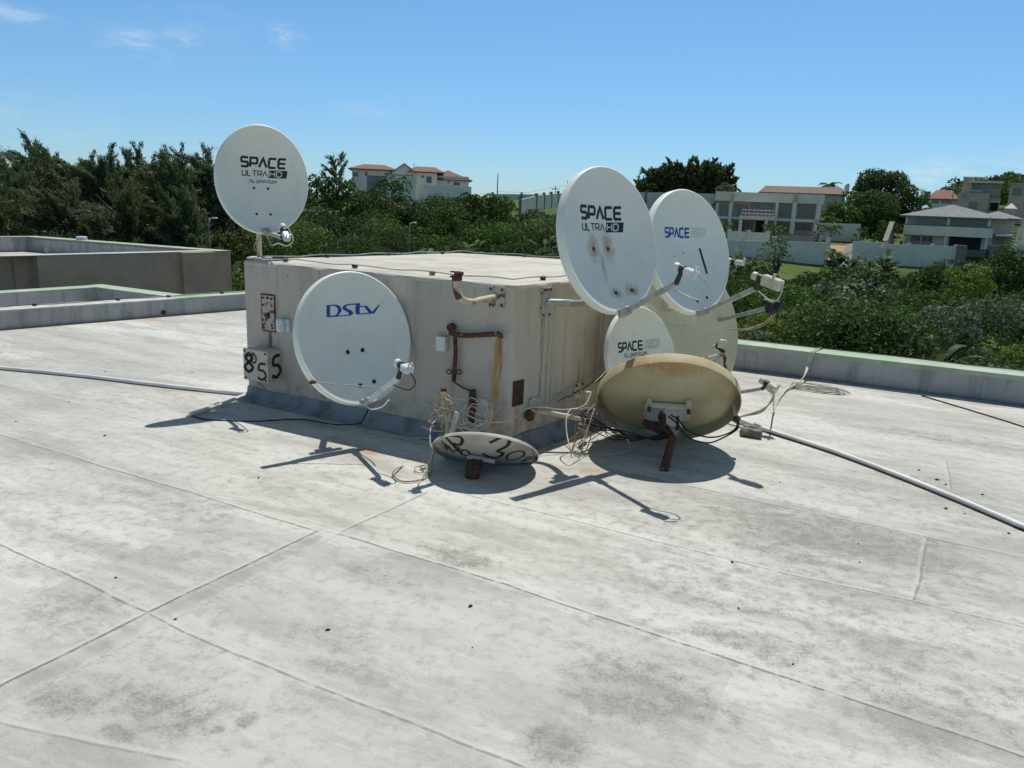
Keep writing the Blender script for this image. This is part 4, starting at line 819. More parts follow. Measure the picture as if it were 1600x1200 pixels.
# local x of this frame points to our left (we look at the back)
P = d.back
mb = MB(); mb.cbox(P(0, -.02, .03), .30, .16, .04, None, .006)
for sx in (-.13, .13): mb.tube([P(sx, .09, .02), P(sx, .09, .05)], .018, 10)
mb.build('back_bracket', M_boxpl, d.t, local=True)
mb = MB(); mb.cbox(P(-.02, -.03, .11), .12, .15, .14, Matrix.Rotation(.2, 3, 'Z'), .01); mb.build('clamp_block', M_boxpl, d.t, local=True)
mb = MB(); mb.tube([P(.10, .0, .06), P(.10, .0, .15)], .05, 14); mb.build('grey_boss', M_steel, d.t, local=True)
pbolt = [( -.06, .03), (.03, .05), (-.13, .07), (.13, .07)]
for x_, y_ in pbolt: mb = MB(); mb.tube([P(x_, y_, .10), P(x_, y_, .20 if abs(x_) < .1 else .07)], .013, 8); mb.build('bolt', M_rust, d.t, local=True)
b0 = G(1037, 736); b1 = D(1051, 684, 4.86); bb = D(1030, 650, 4.98)
mb = MB(); mb.tube([b0, b1], [.03, .027], 14); mb.build('rusty_stub', M_rustcream, d.t)
mb = MB(); mb.tube([b1 + Vector((0, 0, -.05)), b1, D(1040, 668, 4.9), D(1024, 664, 4.95), bb], [.022, .024, .024, .022, .02], 10); mb.cbox(D(1022, 668, 4.93), .17, .04, .045, Matrix.Rotation(.45, 3, 'Y'), .006); mb.build('clamp', M_dkrust, d.t)
# feed arm rising at the right edge, with two stays
lx = lambda px, py, Y: d.F.transposed() @ (D(px, py, Y) - d.C)
A0 = lx(1150, 652, 5.05); A1 = lx(1131, 552, 5.35)
mb = MB(); mb.tube([A0, lx(1146, 620, 5.15), lx(1135, 575, 5.3), A1], .016, 10); mb.build('feed_arm', M_creampipe, d.t, local=True)
mb = MB(); mb.tube([lx(1068, 568, 5.0), A1], .007, 8); mb.tube([lx(1100, 578, 5.15), A1], .006, 8); mb.build('stay_rod', M_creampipe, d.t, local=True)
feed(d, lx(1124, 540, 5.37), lx(1095, 560, 5.7), P1=A1, m=M_lnbc, body=(.06, .06, .07))
mb = MB(); mb.cbox(lx(1151, 655, 5.05), .05, .06, .03, None, .01); mb.build('rim_bracket', M_rustcream, d.t, local=True)
wcable(d.t, [lx(1133, 558, 5.3), lx(1132, 580, 5.25), lx(1137, 600, 5.2), lx(1143, 625, 5.15), lx(1148, 645, 5.08)], .006, M_bcable, local=True)
wcable(d.t, [lx(1136, 600, 5.2), lx(1125, 592, 5.2), lx(1112, 582, 5.2), lx(1110, 576, 5.2), lx(1120, 577, 5.2), lx(1131, 588, 5.2), lx(1138, 605, 5.2)], .005, M_bcable, local=True)
for k in range(2):
    wcable(d.t, [D(1155 - k * 2, 656, 5.0), D(1152 - k * 3, 670, 4.9), D(1130, 684 - k * 4, 4.85), D(1105, 692 - k * 9, 4.8), D(1075, 683 - k * 10, 4.8), D(1058 + k * 3, 662 - k * 5, 4.85), D(1044 + k * 4, 650 - k * 2, 4.9)], .0055, M_bcable)
# ---- small grimy dish with painted figures, back to us
C10 = D(759, 703, 4.53)
d = up_dish('small grimy upturned satellite dish with black brush painted figures on its back', C10, .315, R(55), R(6), R(0), 1.05, M_d10, .018, .05, .008); d303 = d
fn = lambda x, y: d.back(-x, y, .006)
mb = MB()
def on_back(px, py):
    n = d.F @ Vector((0, 0, 1)); q = d.F.transposed() @ (PL(px, py, d.C - n * d.dep * .6, n) - d.C); return (q.x, q.y)
for pts, t_ in [([(925, 545), (1010, 530), (1075, 545), (1060, 572), (990, 590), (1030, 606), (1000, 628), (940, 625), (872, 600)], .022), ([(1110, 612), (1165, 612), (1198, 634), (1170, 656), (1105, 664), (1062, 648), (1070, 622), (1110, 612)], .015),
                ([(1170, 690), (1210, 676), (1195, 694), (1245, 692)], .010), ([(700, 590), (735, 580), (770, 600), (750, 618), (712, 614), (700, 590)], .016), ([(560, 515), (640, 560), (690, 600)], .022), ([(600, 515), (680, 515), (712, 530), (690, 555), (640, 550)], .020), ([(640, 555), (690, 575), (650, 595)], .014),
                ([(545, 548), (600, 600), (575, 560), (650, 618), (600, 570)], .012), ([(520, 560), (600, 618)], .008)]:
    q = [on_back(580 + x / 5, 583.5 + y / 5) for x, y in pts]; q = [tuple(w[:2]) for w in catmull([Vector((a_, b_, 0)) for a_, b_ in q], 5)]; mb = MB(); quads_on(mb, strip(q, t_, .012), lambda x, y: d.back(x, y, .006)); mb.build('painted_figure', M_brush, d.t, local=True, smooth=False)
sb = G(737, 748); mb = MB(); mb.tube([sb + Vector((.0, .02, -.01)), sb + Vector((.012, .02, .05)), D(742, 724, 4.47), D(747, 712, 4.5)], [.04, .046, .05, .035], 7); mb.cbox(D(733, 727, 4.44), .03, .05, .07, Matrix.Rotation(.2, 3, 'Y'), .004); mb.cbox(D(751, 725, 4.44), .025, .05, .06, Matrix.Rotation(-.1, 3, 'Y'), .004); mb.build('rusted_stump', M_rust, d.t)
mb = MB(); mb.cbox(D(752, 716, 4.46), .17, .05, .03, Matrix.Rotation(.15, 3, 'Y'), .005); mb.build('back_bracket', M_steel, d.t)
mb = MB(); mb.cbox((D(712, 643, 4.72) + D(706, 685, 4.62)) / 2, .035, .03, (D(712, 643, 4.72) - D(703, 685, 4.62)).length, Matrix.Rotation(R(14), 3, 'Y'), .003); mb.build('feed_arm', M_steel, d.t)

# ================================================================== POSTS, CABLES, CONDUITS
t = thing('pole_stub', 'short rusty upright post wound with cables behind the small grimy dish', 'post', G(700, 690))
mb = MB(); mb.tube([D(699, 684, 4.75), D(700, 655, 4.75), D(693, 640, 4.74), D(693, 611, 4.74)], .016, 10); mb.build('post', M_creampipe, t)
mb = MB(); mb.tube([D(693, 611, 4.74), D(693, 606.5, 4.74)], .019, 10); mb.build('cap', M_black, t)
def cable(label, pts, r=.0035, m=M_wcable, k=8, j=0.0, name='cable', cat='cable', group=None):
    mb = MB(); P = catmull(pts, k); mb.tube(jit(P, j) if j else P, r, 6); o = mb.build(name, m); tag(o, label, cat, group); return o
def coil(mb, c, ax1, ax2, turns, r, amp, n=26):
    c = Vector(c); ph = random.random() * 6; P = []
    for i in range(int(turns * n)):
        a = 2 * math.pi * i / n + ph; k = 1 + amp * math.sin(a * .37 + ph) + amp * .5 * math.sin(a * 1.3)
        P.append(c + Vector(ax1) * math.cos(a) * k + Vector(ax2) * math.sin(a) * k + Vector((random.uniform(-1, 1), random.uniform(-1, 1), random.uniform(-1, 1))) * amp * .04 + (Vector(ax1).cross(Vector(ax2))).normalized() * (amp * .12 * math.sin(a * .5)))
    mb.tube(catmull(P, 2), r, 6)
mb = MB(); coil(mb, D(693, 633, 4.68), (.05, 0, 0), (.01, 0, .07), 2.2, .0038, .35); coil(mb, D(690, 650, 4.7), (.07, .02, .0), (.02, 0, .05), 1.3, .0038, .4)
tag(mb.build('cable_coil', M_tcable), 'loose loops of tan cable hung round the short rusty post', 'cable coil')
mb = MB(); coil(mb, D(738, 650, 4.72), (.10, 0, -.03), (.04, .03, .07), 2.6, .0036, .3); coil(mb, D(728, 652, 4.75), (.10, .03, .02), (0, 0, .05), 1.8, .0036, .4); coil(mb, D(750, 647, 4.72), (.05, 0, -.03), (.03, .03, .06), 1.8, .0036, .35)
tag(mb.build('cable_coil', M_wcable), 'bundle of pale cable loops resting above the small grimy dish against the wall', 'cable coil')
cable('cream cable sweeping right from the loops, passing below the rusted panel', [D(715, 640, 4.72), D(745, 655, 4.72), D(775, 660, 4.75), D(800, 655, 4.8), D(820, 640, 4.9), D(845, 636, 4.95), D(880, 640, 5), D(912, 634, 5.1), D(925, 612, 5.2)], .0042)
cable('upper cream cable arching across the right face above the rusted panel', [D(760, 652, 4.8), D(775, 643, 4.85), D(800, 624, 4.95), D(822, 615, 5.1), D(870, 616, 5.3), D(905, 614, 5.4), D(935, 592, 5.5), D(946, 580, 5.6)], .004, M_gcable)
cable('pale cable running down from the grey wall bracket along the right face', [RW(852, 488, .01), RW(850, 520, .008), RW(846, 590, .008), RW(845, 620, .015), RW(852, 632, .03), RW(868, 622, .02), RW(900, 600, .02), RW(935, 580, .03)], .0032, M_gcable)
cable('thin grey cable along the shaded flashing from the painted box to the small dish', [LW(386, 580, .03), LW(400, 595, .05), G(440, 628), G(475, 650), G(540, 670), G(620, 684), D(675, 684, 4.9)], .004, M_gcable)
cable('black cable lying from the short conduit end towards the blue lettered dish foot', [G(299, 650, .01), G(330, 656, .004), G(400, 658, .004), G(470, 655, .004), G(520, 663, .004), G(560, 662, .01), D(570, 650, 5.3), D(575, 640, 5.2)], .005, M_bcable)
cable('tan cable end curled on the sunlit roof left of the small grimy dish', [D(684, 700, 4.55), D(676, 715, 4.45), G(670, 742, .01), G(655, 750, .01), G(630, 752, .01), G(614, 743, .012), G(618, 733, .03), D(632, 728, 4.55)], .005, M_tcable)
cable('thin pale cable rising from the roof to the rim of the small dish', [G(653, 757, .01), G(660, 745, .01), D(668, 728, 4.45), D(676, 706, 4.45), D(672, 690, 4.5), D(674, 665, 4.6), D(688, 650, 4.7)], .004)
cable('short pale cable loop beside the curled tan end', [G(662, 739, .01), G(650, 737, .01), G(649, 730, .02), G(664, 727, .02), G(672, 730, .01), G(664, 745, .01)], .003, M_tcable)
cable('short thin cable stub standing up from the roof next to the grimy dish', [D(661, 715, 4.5), D(663, 723, 4.5), G(671, 738, .01), G(676, 744, .01)], .004, M_gcable)
cable('cream cable end sticking out left under the bundle of loops', [D(660, 666, 4.8), D(670, 671, 4.78), D(690, 674, 4.75), D(700, 668, 4.73)], .004)
cable('thin pale cable slung between the arms of the two upper right dishes', [D(1005, 478, 5.0), D(1020, 481, 5.05), D(1036, 498, 5.2), D(1050, 508, 5.3), D(1070, 509, 5.3), D(1085, 500, 5.2), D(1092, 492, 5.2)], .0042)
cable('long cream cable drooping in a wide loop before the cable knot', [D(912, 640, 5.1), D(892, 640, 5.0), D(885, 655, 4.9), D(886, 680, 4.8), D(893, 705, 4.7), G(905, 716, .01)], .0042)
cable('cream cable lying across the shadow of the yellowed dish', [D(975, 680, 5.0), D(982, 690, 4.9), G(982, 703, .01), G(965, 709, .01), G(935, 711, .008), G(905, 712, .008)], .0038)
cable('cable running from the small dish along the wall foot to the knot of cables', [G(843, 705, .01), G(855, 700, .01), G(880, 692, .01), D(905, 675, 4.95), D(925, 655, 5.1)], .004, M_tcable)
# the knot between the wall and the big upturned dish
mb = MB()
for i in range(8):
    a = G(895 + random.uniform(0, 30), 690 + random.uniform(0, 28), .01); b = G(960 + random.uniform(-15, 25), 665 + random.uniform(0, 25), .02); c = D(915 + random.uniform(-15, 30), 650 + random.uniform(-10, 25), 5.05 + random.uniform(-.1, .1))
    e = D(935 + random.uniform(-15, 15), 625 + random.uniform(-25, 35), 5.25); mb.tube(catmull([a, (a + c) / 2 + Vector((random.uniform(-.1, .1), 0, .05)), c, (c + b) / 2 + Vector((0, 0, random.uniform(0, .09))), b] if i % 2 else [a, c, e, D(945, 600 + random.uniform(-10, 15), 5.4)], 7), .0034, 6)
tag(mb.build('cable_coil', M_tcable), 'untidy knot of tan cables on the roof between the wall and the upturned yellowed dish', 'cable coil')
mb = MB()
for i in range(7):
    mb.tube(catmull([D(905 + i * 2, 640 + i * 2, 5.05), D(925, 652 + i * 3, 5), D(950 + i * 3, 668 + i, 4.95), D(985, 676 + i * 2, 4.92), D(1020 + i, 687 - i, 4.88), D(1045, 684 - i, 4.86)], 7), .005, 6) if i % 2 == 0 else mb.tube(catmull([D(900, 645 + i * 4, 5.05), D(930, 650 + i * 5, 5.0), G(958, 672 + i * 3, .02), G(965 + i * 3, 680 + i, .01)], 7), .004, 6)
tag(mb.build('cable_coil', M_bcable), 'black cables trailing from the wall to the rusty stub of the yellowed dish', 'cable coil')
t = thing('conduit_post', 'short cream post with cables tied round it at the right face foot', 'post', G(918, 690))
mb = MB(); mb.tube([D(915, 683, 5.2), D(917, 650, 5.2), D(919, 612, 5.2)], .018, 10); mb.build('post', M_boxpl, t)
for py in (640, 655): mb = MB(); mb.tube([D(918, py, 5.2), D(918, py + 3, 5.2)], .021, 10); mb.build('rusty_band', M_rust, t)
for k in range(6):
    cable('thin cable strung low along the right face, one of a handful', [RW(870 + k * 9, 628 - k * 3, .02), RW(900 + k * 4, 612 - k * 2, .05), RW(930 + k * 3, 598 - k * 4, .05), RW(952 + k, 582 - k * 3, .04)], .003, M_tcable if k % 2 else M_bcable, group='thin cables strung low along the right face')
# long conduits
def conduit(label, pts, r, m=M_pvc, name='conduit'):
    mb = MB(); mb.tube(pts, r, 12); return tag(mb.build(name, m), label, 'conduit pipe')
Pn = [G(x, y, .018) for x, y in ((-60, 568), (0, 574.5), (60, 580), (140, 588), (230, 599), (310, 608), (384, 615.5))]; conduit('long white plastic conduit running across the roof from the left to the housing corner', [Pn[0] + (Pn[0] - Pn[1]) * 12] + catmull(Pn, 5), .016)
conduit('short white conduit lying slantwise in the shade at the left corner of the housing', [G(297, 647, .02), G(345, 632, .022), G(386, 616, .03)], .0145)
Pn = [G(1150, 654, .03), G(1200, 672, .02), G(1300, 704, .018), G(1400, 741, .018), G(1500, 781, .018), G(1600, 823, .018), G(1700, 862, .018)]; Pn.append(Pn[-1] + (Pn[-1] - Pn[-2]) * 12); conduit('long white conduit running over the roof to the lower right from the concrete lump', catmull(Pn, 5), .017)
cable('black cable lying just under the long right hand conduit', [p + Vector((-.012, -.022, -.012)) for p in Pn[1:]], .005, M_bcable)
q = G(1174, 676, .03); mb = MB(); mb.cbox(q + Vector((0, 0, .0)), .15, .09, .06, Matrix.Rotation(-.45, 3, 'Z'), .012)
import bmesh
o = mb.build('concrete_lump', M_conc); bm = bmesh.new(); bm.from_mesh(o.data); bmesh.ops.triangulate(bm, faces=bm.faces); bmesh.ops.subdivide_edges(bm, edges=bm.edges, cuts=3, use_grid_fill=True)
for v in bm.verts: v.co += Vector((mnoise.noise(v.co * 40), mnoise.noise(v.co * 40 + Vector((5, 0, 0))), mnoise.noise(v.co * 40 + Vector((0, 7, 0))))) * .009
bm.to_mesh(o.data); bm.free(); tag(o, 'crumbly brown concrete lump weighing down the right hand conduit', 'concrete block')
cable('black cable lying on the roof at far right below the parapet', [G(1440, 618, .006), G(1480, 630, .006), G(1530, 645, .006), G(1600, 667, .006), G(1660, 690, .006), G(1660, 690, .006) * 2 - G(1480, 630, .006), G(1660, 690, .006) * 5 - G(1480, 630, .006) * 4], .006, M_bcable)
# cables over the right parapet, and the coil on the deck
for k in range(3):
    cable('white cable looped over the green coping of the right parapet, one of three', [D(1208, 606 + k, 5.6), D(1209, 618, 5.62), G(1209, 640 + k * 2, .02), G(1216, 622 + k * 2, .015), G(1230, 606 + k, .02), G(1240, 601 + k, .03), (G(1255, 590, .06)), PL(1261 + k * 2, 570, pB0, nB, -.05), PL(1265 + k * 3, 556, pB0, nB, -.03) + Vector((0, 0, .03)), PL(1270 + k * 3, 551, pB0, nB, .08) + Vector((0, 0, .02)), PL(1276 + k * 3, 549, pB0, nB, .24) + Vector((0, 0, .03)), PL(1282, 552, pB0, nB, .36)], .006, M_wcable, group='white cables over the right parapet')
mb = MB(); c = G(1276, 608, .012)
for k in range(6): coil(mb, c + Vector((random.uniform(-.03, .03), random.uniform(-.03, .03), .004 * k)), dB * (.26 - k * .012) + Vector((0, 0, .0)), nB * (.105 - k * .006), 1.6, .0034, .10)
tag(mb.build('cable_coil', M_wcable), 'flat oval coil of white cable lying on the roof below the right parapet', 'cable coil')
# ---- bits of debris
debris = [(735, 948, .022, 'small dark stone alone on the clean roof in the middle foreground'), (1144, 879, .016, 'pair of dark crumbs by the long seam at mid right'), (1343, 879, .012, 'dark fleck on the stained roof panel at right'), (1341, 850, .01, 'tiny dark fleck above the other on the stained panel'), (1464, 750, .022, 'dark twisted scrap near the right conduit, nearest it from the left'), (1478, 757, .014, 'reddish scrap beside the twisted dark one'),
          (1478, 795, .02, 'brown leaf scrap below the right conduit'), (1507, 803, .012, 'small brown flake right of the brown leaf scrap'), (1576, 834, .018, 'dark flat chip under the far right end of the conduit'), (1535, 773, .016, 'dark chip just above the conduit at far right'), (1219, 754, .012, 'dark flake left of the conduit shadow'), (1436, 735, .016, 'small pale scrap near the twisted one'),
          (274, 968, .012, 'dark crumb on the seam crossing at lower left'), (164, 681, .018, 'dark flat scrap on the clean roof at left'), (25, 659, .014, 'dark scrap at the far left edge of the roof'), (108, 628, .014, 'dark scrap between two left seams'), (165, 581, .016, 'dark flake beside the left conduit'), (404, 747, .018, 'thin dark sliver in front of the housing shadow'), (1154, 951, .014, 'curved dark sliver on the right foreground'), (1239, 1038, .01, 'dark speck low on the right foreground'), (181, 903, .012, 'dark sliver on the left foreground'), (512, 985, .018, 'long thin sliver at lower centre left'), (300, 582, .014, 'dark flake furthest back near the housing'), (287, 566, .014, 'dark flake behind the left conduit'), (738, 1012, .008, 'tiny nick of grit below the small stone')]
for (px, py, s, lab) in debris:
    s *= .6; p = G(px, py); mb = MB(); k = 7; vs = []; a0 = random.random() * 6; el = random.uniform(.5, 1.0)
    for lay, (zz, sc_) in enumerate(((0.001, 1.0), (s * .45, .8), (s * .7, .35))):
        for i in range(k):
            a = 6.283 * i / k; rr = s * sc_ * (.75 + .4 * random.random()); x_, y_ = rr * math.cos(a), rr * el * math.sin(a); vs.append((p.x + x_ * math.cos(a0) - y_ * math.sin(a0), p.y + x_ * math.sin(a0) + y_ * math.cos(a0), zz))
    fs = [tuple(range(14, 21))] + [(l * 7 + i, l * 7 + (i + 1) % 7, (l + 1) * 7 + (i + 1) % 7, (l + 1) * 7 + i) for l in range(2) for i in range(7)]
    mb.add(vs, fs); tag(mb.build('debris_scrap', M_debris, smooth=False), lab, 'debris', 'bits of debris on the roof')
#BACKGROUND
# ================================================================== BACKGROUND: terrain
TB = np.array([-1.6, -.45, -.13, .05, .2, .45, .62, .75, 1.6])
DB = np.array([0, 20, 40, 60, 80, 90, 98, 110, 125, 140, 170, 220, 350, 600, 1500, 4000.])
HT = np.array([
 [-7, -7, -6.8, -6.5, -6, -5.8, -5.5, -5, -4, -3, -2, -1, -1, -3, -8, -12],
 [-7, -7, -6.8, -6.5, -6, -5.6, -5.2, -4.5, -3, -2, -1, 0, 0, -3, -8, -12],
 [-7, -7, -6.5, -5.6, -4.3, -3.4, -2.5, -1.0, .6, 2.4, 3.2, 3.4, 2, -3, -8, -12],
 [-7, -7, -6.6, -5.9, -4.4, -2.8, -.4, .9, 1.8, 2.7, 3.2, 3.4, 2, -3, -8, -12],
 [-7, -7, -6.7, -6.2, -5.4, -4.6, -3.2, -1.2, .4, 1.7, 2.9, 3.2, 2, -3, -8, -12],
 [-7, -7, -6.7, -6.2, -5.7, -5.0, -3.6, -1.8, .0, 1.6, 3.3, 4.5, 3, 0, -8, -12],
 [-7, -7, -6.7, -6.1, -5.4, -4.6, -3.3, -2.0, -.2, 1.8, 4.0, 7.5, 18, 24, 10, -12],
 [-7, -7, -6.6, -6.0, -5.0, -4.2, -3.2, -1.5, .4, 2.4, 5.0, 9.5, 28, 34, 10, -12],
 [-7, -7, -6.6, -6.0, -5.0, -4.2, -3.2, -1.5, .4, 2.4, 5.0, 9.5, 28, 30, 10, -12]])
def hgt(x, y):
    x = np.asarray(x, float); y = np.asarray(y, float); hp = np.hypot(x, y); t = np.clip(np.where(y > 1e-3, x / np.maximum(y, 1e-3), np.sign(x) * 9), -9, 9); d = np.where(np.abs(t) > 1.6, hp / 1.887, y); t = np.clip(t, -1.6, 1.6)
    i = np.clip(np.searchsorted(TB, t) - 1, 0, len(TB) - 2); a = (t - TB[i]) / (TB[i + 1] - TB[i]); a = a * a * (3 - 2 * a)
    j = np.clip(np.searchsorted(DB, d) - 1, 0, len(DB) - 2); b = np.clip((d - DB[j]) / (DB[j + 1] - DB[j]), 0, 1)
    return (HT[i, j] * (1 - a) + HT[i + 1, j] * a) * (1 - b) + (HT[i, j + 1] * (1 - a) + HT[i + 1, j + 1] * a) * b
def hz(x, y): return float(hgt(x, y))
def grid(n, lim): u_ = np.linspace(-1, 1, n); return np.sign(u_) * (np.abs(u_) * 170 + (lim - 170) * np.abs(u_) ** 5)
gx = grid(221, 4000); gy = grid(221, 4000); XX, YY = np.meshgrid(gx, gy); ZZ = hgt(XX, YY) + np.where(np.hypot(XX, YY) > 25, .18 * np.sin(XX * .31) * np.cos(YY * .27), 0)
co = np.stack([XX.ravel(), YY.ravel(), ZZ.ravel()], 1)
idx = np.arange(221 * 221).reshape(221, 221); q = np.stack([idx[:-1, :-1].ravel(), idx[:-1, 1:].ravel(), idx[1:, 1:].ravel(), idx[1:, :-1].ravel()], 1)
def np_mesh(name, co, q, mats, smooth=False, col=None):
    me = bpy.data.meshes.new(name); me.vertices.add(len(co)); me.vertices.foreach_set('co', co.astype(np.float32).ravel())
    me.loops.add(q.size); me.loops.foreach_set('vertex_index', q.astype(np.int32).ravel()); me.polygons.add(len(q)); me.polygons.foreach_set('loop_start', np.arange(0, q.size, q.shape[1], dtype=np.int32))
    if smooth: me.polygons.foreach_set('use_smooth', np.ones(len(q), bool))
    if col is not None:
        at = me.attributes.new('leafcol', 'FLOAT_COLOR', 'FACE'); at.data.foreach_set('color', np.concatenate([col, np.ones((len(col), 1))], 1).astype(np.float32).ravel())
    me.update(calc_edges=True); me.materials.append(mats); o = bpy.data.objects.new(name, me); COL.objects.link(o); WMX[o] = Matrix(); return o
mg, h, b, _ = newmat('grassy_ground'); Pg = h.n('ShaderNodeNewGeometry').outputs['Position']
col = h.mix(h.smooth(h.noise(Pg, .35, 6.0, .65), .36, .66), (.085, .125, .03), (.12, .145, .045)); col = h.mix(h.smooth(h.noise(Pg, .08, 5.0, .6), .5, .68), col, (.06, .085, .022)); col = h.mix(h.mul(h.smooth(h.noise(Pg, 3, 5.0, .7), .5, .7), .5), col, (.05, .07, .02))
h.put(b.inputs['Base Color'], col); b.inputs['Roughness'].default_value = .95; b.inputs['Specular IOR Level'].default_value = .1; h.put(b.inputs['Normal'], h.bump(h.noise(Pg, 3, 6.0, .7), .8, .15))
tag(np_mesh('hillside', co, q, mg, True), kind='structure')

# ------------------------------------------------------------------ foliage
ml, h, b, out = newmat('leaves'); at = h.n('ShaderNodeAttribute', attribute_name='leafcol'); h.put(b.inputs['Base Color'], at.outputs['Color']); b.inputs['Roughness'].default_value = .6; b.inputs['Specular IOR Level'].default_value = .16
tr = h.n('ShaderNodeBsdfTranslucent'); h.put(tr.inputs[0], h.mix(.5, at.outputs['Color'], (.10, .16, .02))); mxs = h.n('ShaderNodeMixShader'); mxs.inputs[0].default_value = .3
h.nt.links.new(b.outputs[0], mxs.inputs[1]); h.nt.links.new(tr.outputs[0], mxs.inputs[2]); h.nt.links.new(mxs.outputs[0], out.inputs[0]); M_leaf = ml
M_bark = mat('bark', (.14, .11, .085), (.08, .062, .05), 5, .95, 0, .6, 20)
def unit(v): return v / np.maximum(np.linalg.norm(v, axis=1, keepdims=True), 1e-9)
def leaf_quads(pos, t, n, L, Wd):
    t = unit(t); b_ = unit(np.cross(n, t)); L = L[:, None] / 2; Wd = Wd[:, None] / 2
    return np.stack([pos - t * L, pos + b_ * Wd - t * L * .1, pos + t * L, pos - b_ * Wd - t * L * .1], 1).reshape(-1, 3)
def leaf_cloud(blobs, s, cover, colr, var=.35, droop=.0, cull=True):
    """blobs: list (x,y,z,rx,rz); returns vertices, face colours"""
    V = []; Cc = []
    for (x, y, z, rx, rz) in blobs:
        n = int(cover * 9.0 * rx * (rx + rz) / 2 / (s * s * .5)); n = max(n, 12)
        d = unit(RNG.normal(size=(n, 3))); keep = d[:, 2] > RNG.uniform(-.9, .1, n); d = d[keep]
        if cull:
            vx, vy = -x, -y; l = math.hypot(vx, vy); f = (d[:, 0] * vx + d[:, 1] * vy) / l; d = d[(f > -.45) | (RNG.random(len(d)) < .3)]
        n = len(d); 
        lump = .5 + .5 * np.sin(d[:, 0] * 5 + x * 3) * np.sin(d[:, 1] * 6 + y * 2) * np.sin(d[:, 2] * 5 + z)
        rr = (.70 + .34 * lump * RNG.random(n) + .22 * RNG.random(n) ** 3)[:, None]
        p = np.array([x, y, z]) + d * np.array([rx, rx, rz]) * rr
        nn = unit(d * .8 + RNG.normal(size=(n, 3)) * .75); tt = np.cross(nn, RNG.normal(size=(n, 3))); tt[:, 2] -= droop
        L = s * RNG.uniform(.7, 1.5, n); V.append(leaf_quads(p, tt, nn, L, L * RNG.uniform(.4, .62, n)))
        k = 1 + var * RNG.normal(size=(n, 1)) ; k = np.clip(k, .35, 2.0); Cc.append(np.clip(np.array(colr)[None] * k * (1 + .12 * RNG.normal(size=(n, 3))), .004, .5))
    return np.concatenate(V), np.concatenate(Cc)
KIND = {'dark': (.034, .068, .018), 'mid': (.058, .105, .026), 'bright': (.115, .18, .032), 'silver': (.125, .155, .092), 'olive': (.085, .115, .036), 'casu': (.135, .155, .078), 'green': (.07, .135, .02)}
def bush_blobs(x, y, z0, r, hh, nb=6, flat=.75):
    B = [(x, y, z0 + hh * .55, r * .72, hh * .45)]
    for i in range(nb):
        a = RNG.uniform(0, 6.28); q = r * RNG.uniform(.35, .75); rb = r * RNG.uniform(.26, .46); B.append((x + q * math.cos(a), y + q * math.sin(a), z0 + hh * RNG.uniform(.35, .88) * (1 - .25 * q / r), rb, rb * flat))
    return B
def q4(n): return np.arange(n * 4).reshape(-1, 4)
# one thicket of uncountable bushes
houses_px = []
V = []; Cc = []; nb_ = 0
KN = list(KIND)
def canopy(t, d):
    """bush height along the bearing/distance, 0 = open ground"""
    px = 800 + 1200 * t
    if t < -.34: return 4.2 if d < 75 else 5.5
    if t < -.16: return 4.4 if d < 118 else 0
    if t < -.02: return 3.8 if d < 104 else (0 if d > 124 else 1.6)
    if t < .12: return 3.4 if d < 92 else 0
    if t < .28: return 3.2 if d < 88 else 0
    if t < .38: return (3.1 if d < 78 else 2.0) if d < 86 else 0
    if t < .60: return (3.3 if d < 84 else 2.0) if d < 93 else 0
    return 3.0 if d < 108 else 0
dd = 17.0
while dd < 125:
    step = 3.1 + dd * .012; tt = -.98 if dd < 60 else -.85
    while tt < .98:
        tj = tt + random.uniform(-.5, .5) * step / dd; dj = dd + random.uniform(-.5, .5) * step; hc = canopy(tj, dj)
        tt += step / dd
        y_ = dj / math.hypot(1, tj); x_ = y_ * tj
        if hc <= 0: continue
        # keep clear of our own block and the neighbouring one
        if y_ < 26 and tj < -.2: continue
        if y_ < 17: continue
        nz = mnoise.noise(Vector((x_ * .09, y_ * .09, 3))); nz2 = mnoise.noise(Vector((x_ * .05 + 7, y_ * .05, 9)))
        big = random.random() < .22; hh = hc * (.86 + .5 * nz + (random.uniform(.25, .6) if big else random.uniform(-.35, .12))); r = (random.uniform(2.4, 3.4) if big else random.uniform(1.2, 2.3)) * (1 + dj * .002)
        if tj > .12 and tj < .66 and dj < 70 and nz > -.05: kd = random.choice(['silver', 'silver', 'olive', 'mid'])
        elif tj > .5: kd = random.choice(['green', 'dark', 'mid', 'bright'])
        elif tj < -.3: kd = random.choice(['dark', 'casu', 'mid', 'dark'])
        else: kd = random.choice(['dark', 'mid', 'silver', 'green', 'mid', 'olive']) if nz2 < .1 else random.choice(['dark', 'green', 'bright', 'dark'])
        cell = mnoise.noise(Vector((x_ * .16 + 40, y_ * .16, 1))) ; kd = kd if abs(cell) < .12 else (('bright', 'green', 'olive')[nb_ % 3] if cell > .28 else ('dark' if cell < -.2 else kd))
        s = max(.15, dj * .0031); cl = np.array(KIND[kd]) * random.uniform(.6, 1.4)
        v, c = leaf_cloud(bush_blobs(x_, y_, hz(x_, y_) - .2, r, hh, 12 if big else random.randint(4, 7), .85), s * random.uniform(.75, 1.3) * (1.35 if kd == 'silver' else 1), .85, cl); V.append(v); Cc.append(c); nb_ += 1
    dd += step * .9
V = np.concatenate(V); Cc = np.concatenate(Cc); print('thicket bushes', nb_, 'leaves', len(V) // 4)
o = np_mesh('coastal_thicket', V, q4(len(V) // 4), M_leaf, col=Cc); tag(o, 'dense green and silvery coastal bush filling the valley beyond the parapets', 'thicket', None, 'stuff')
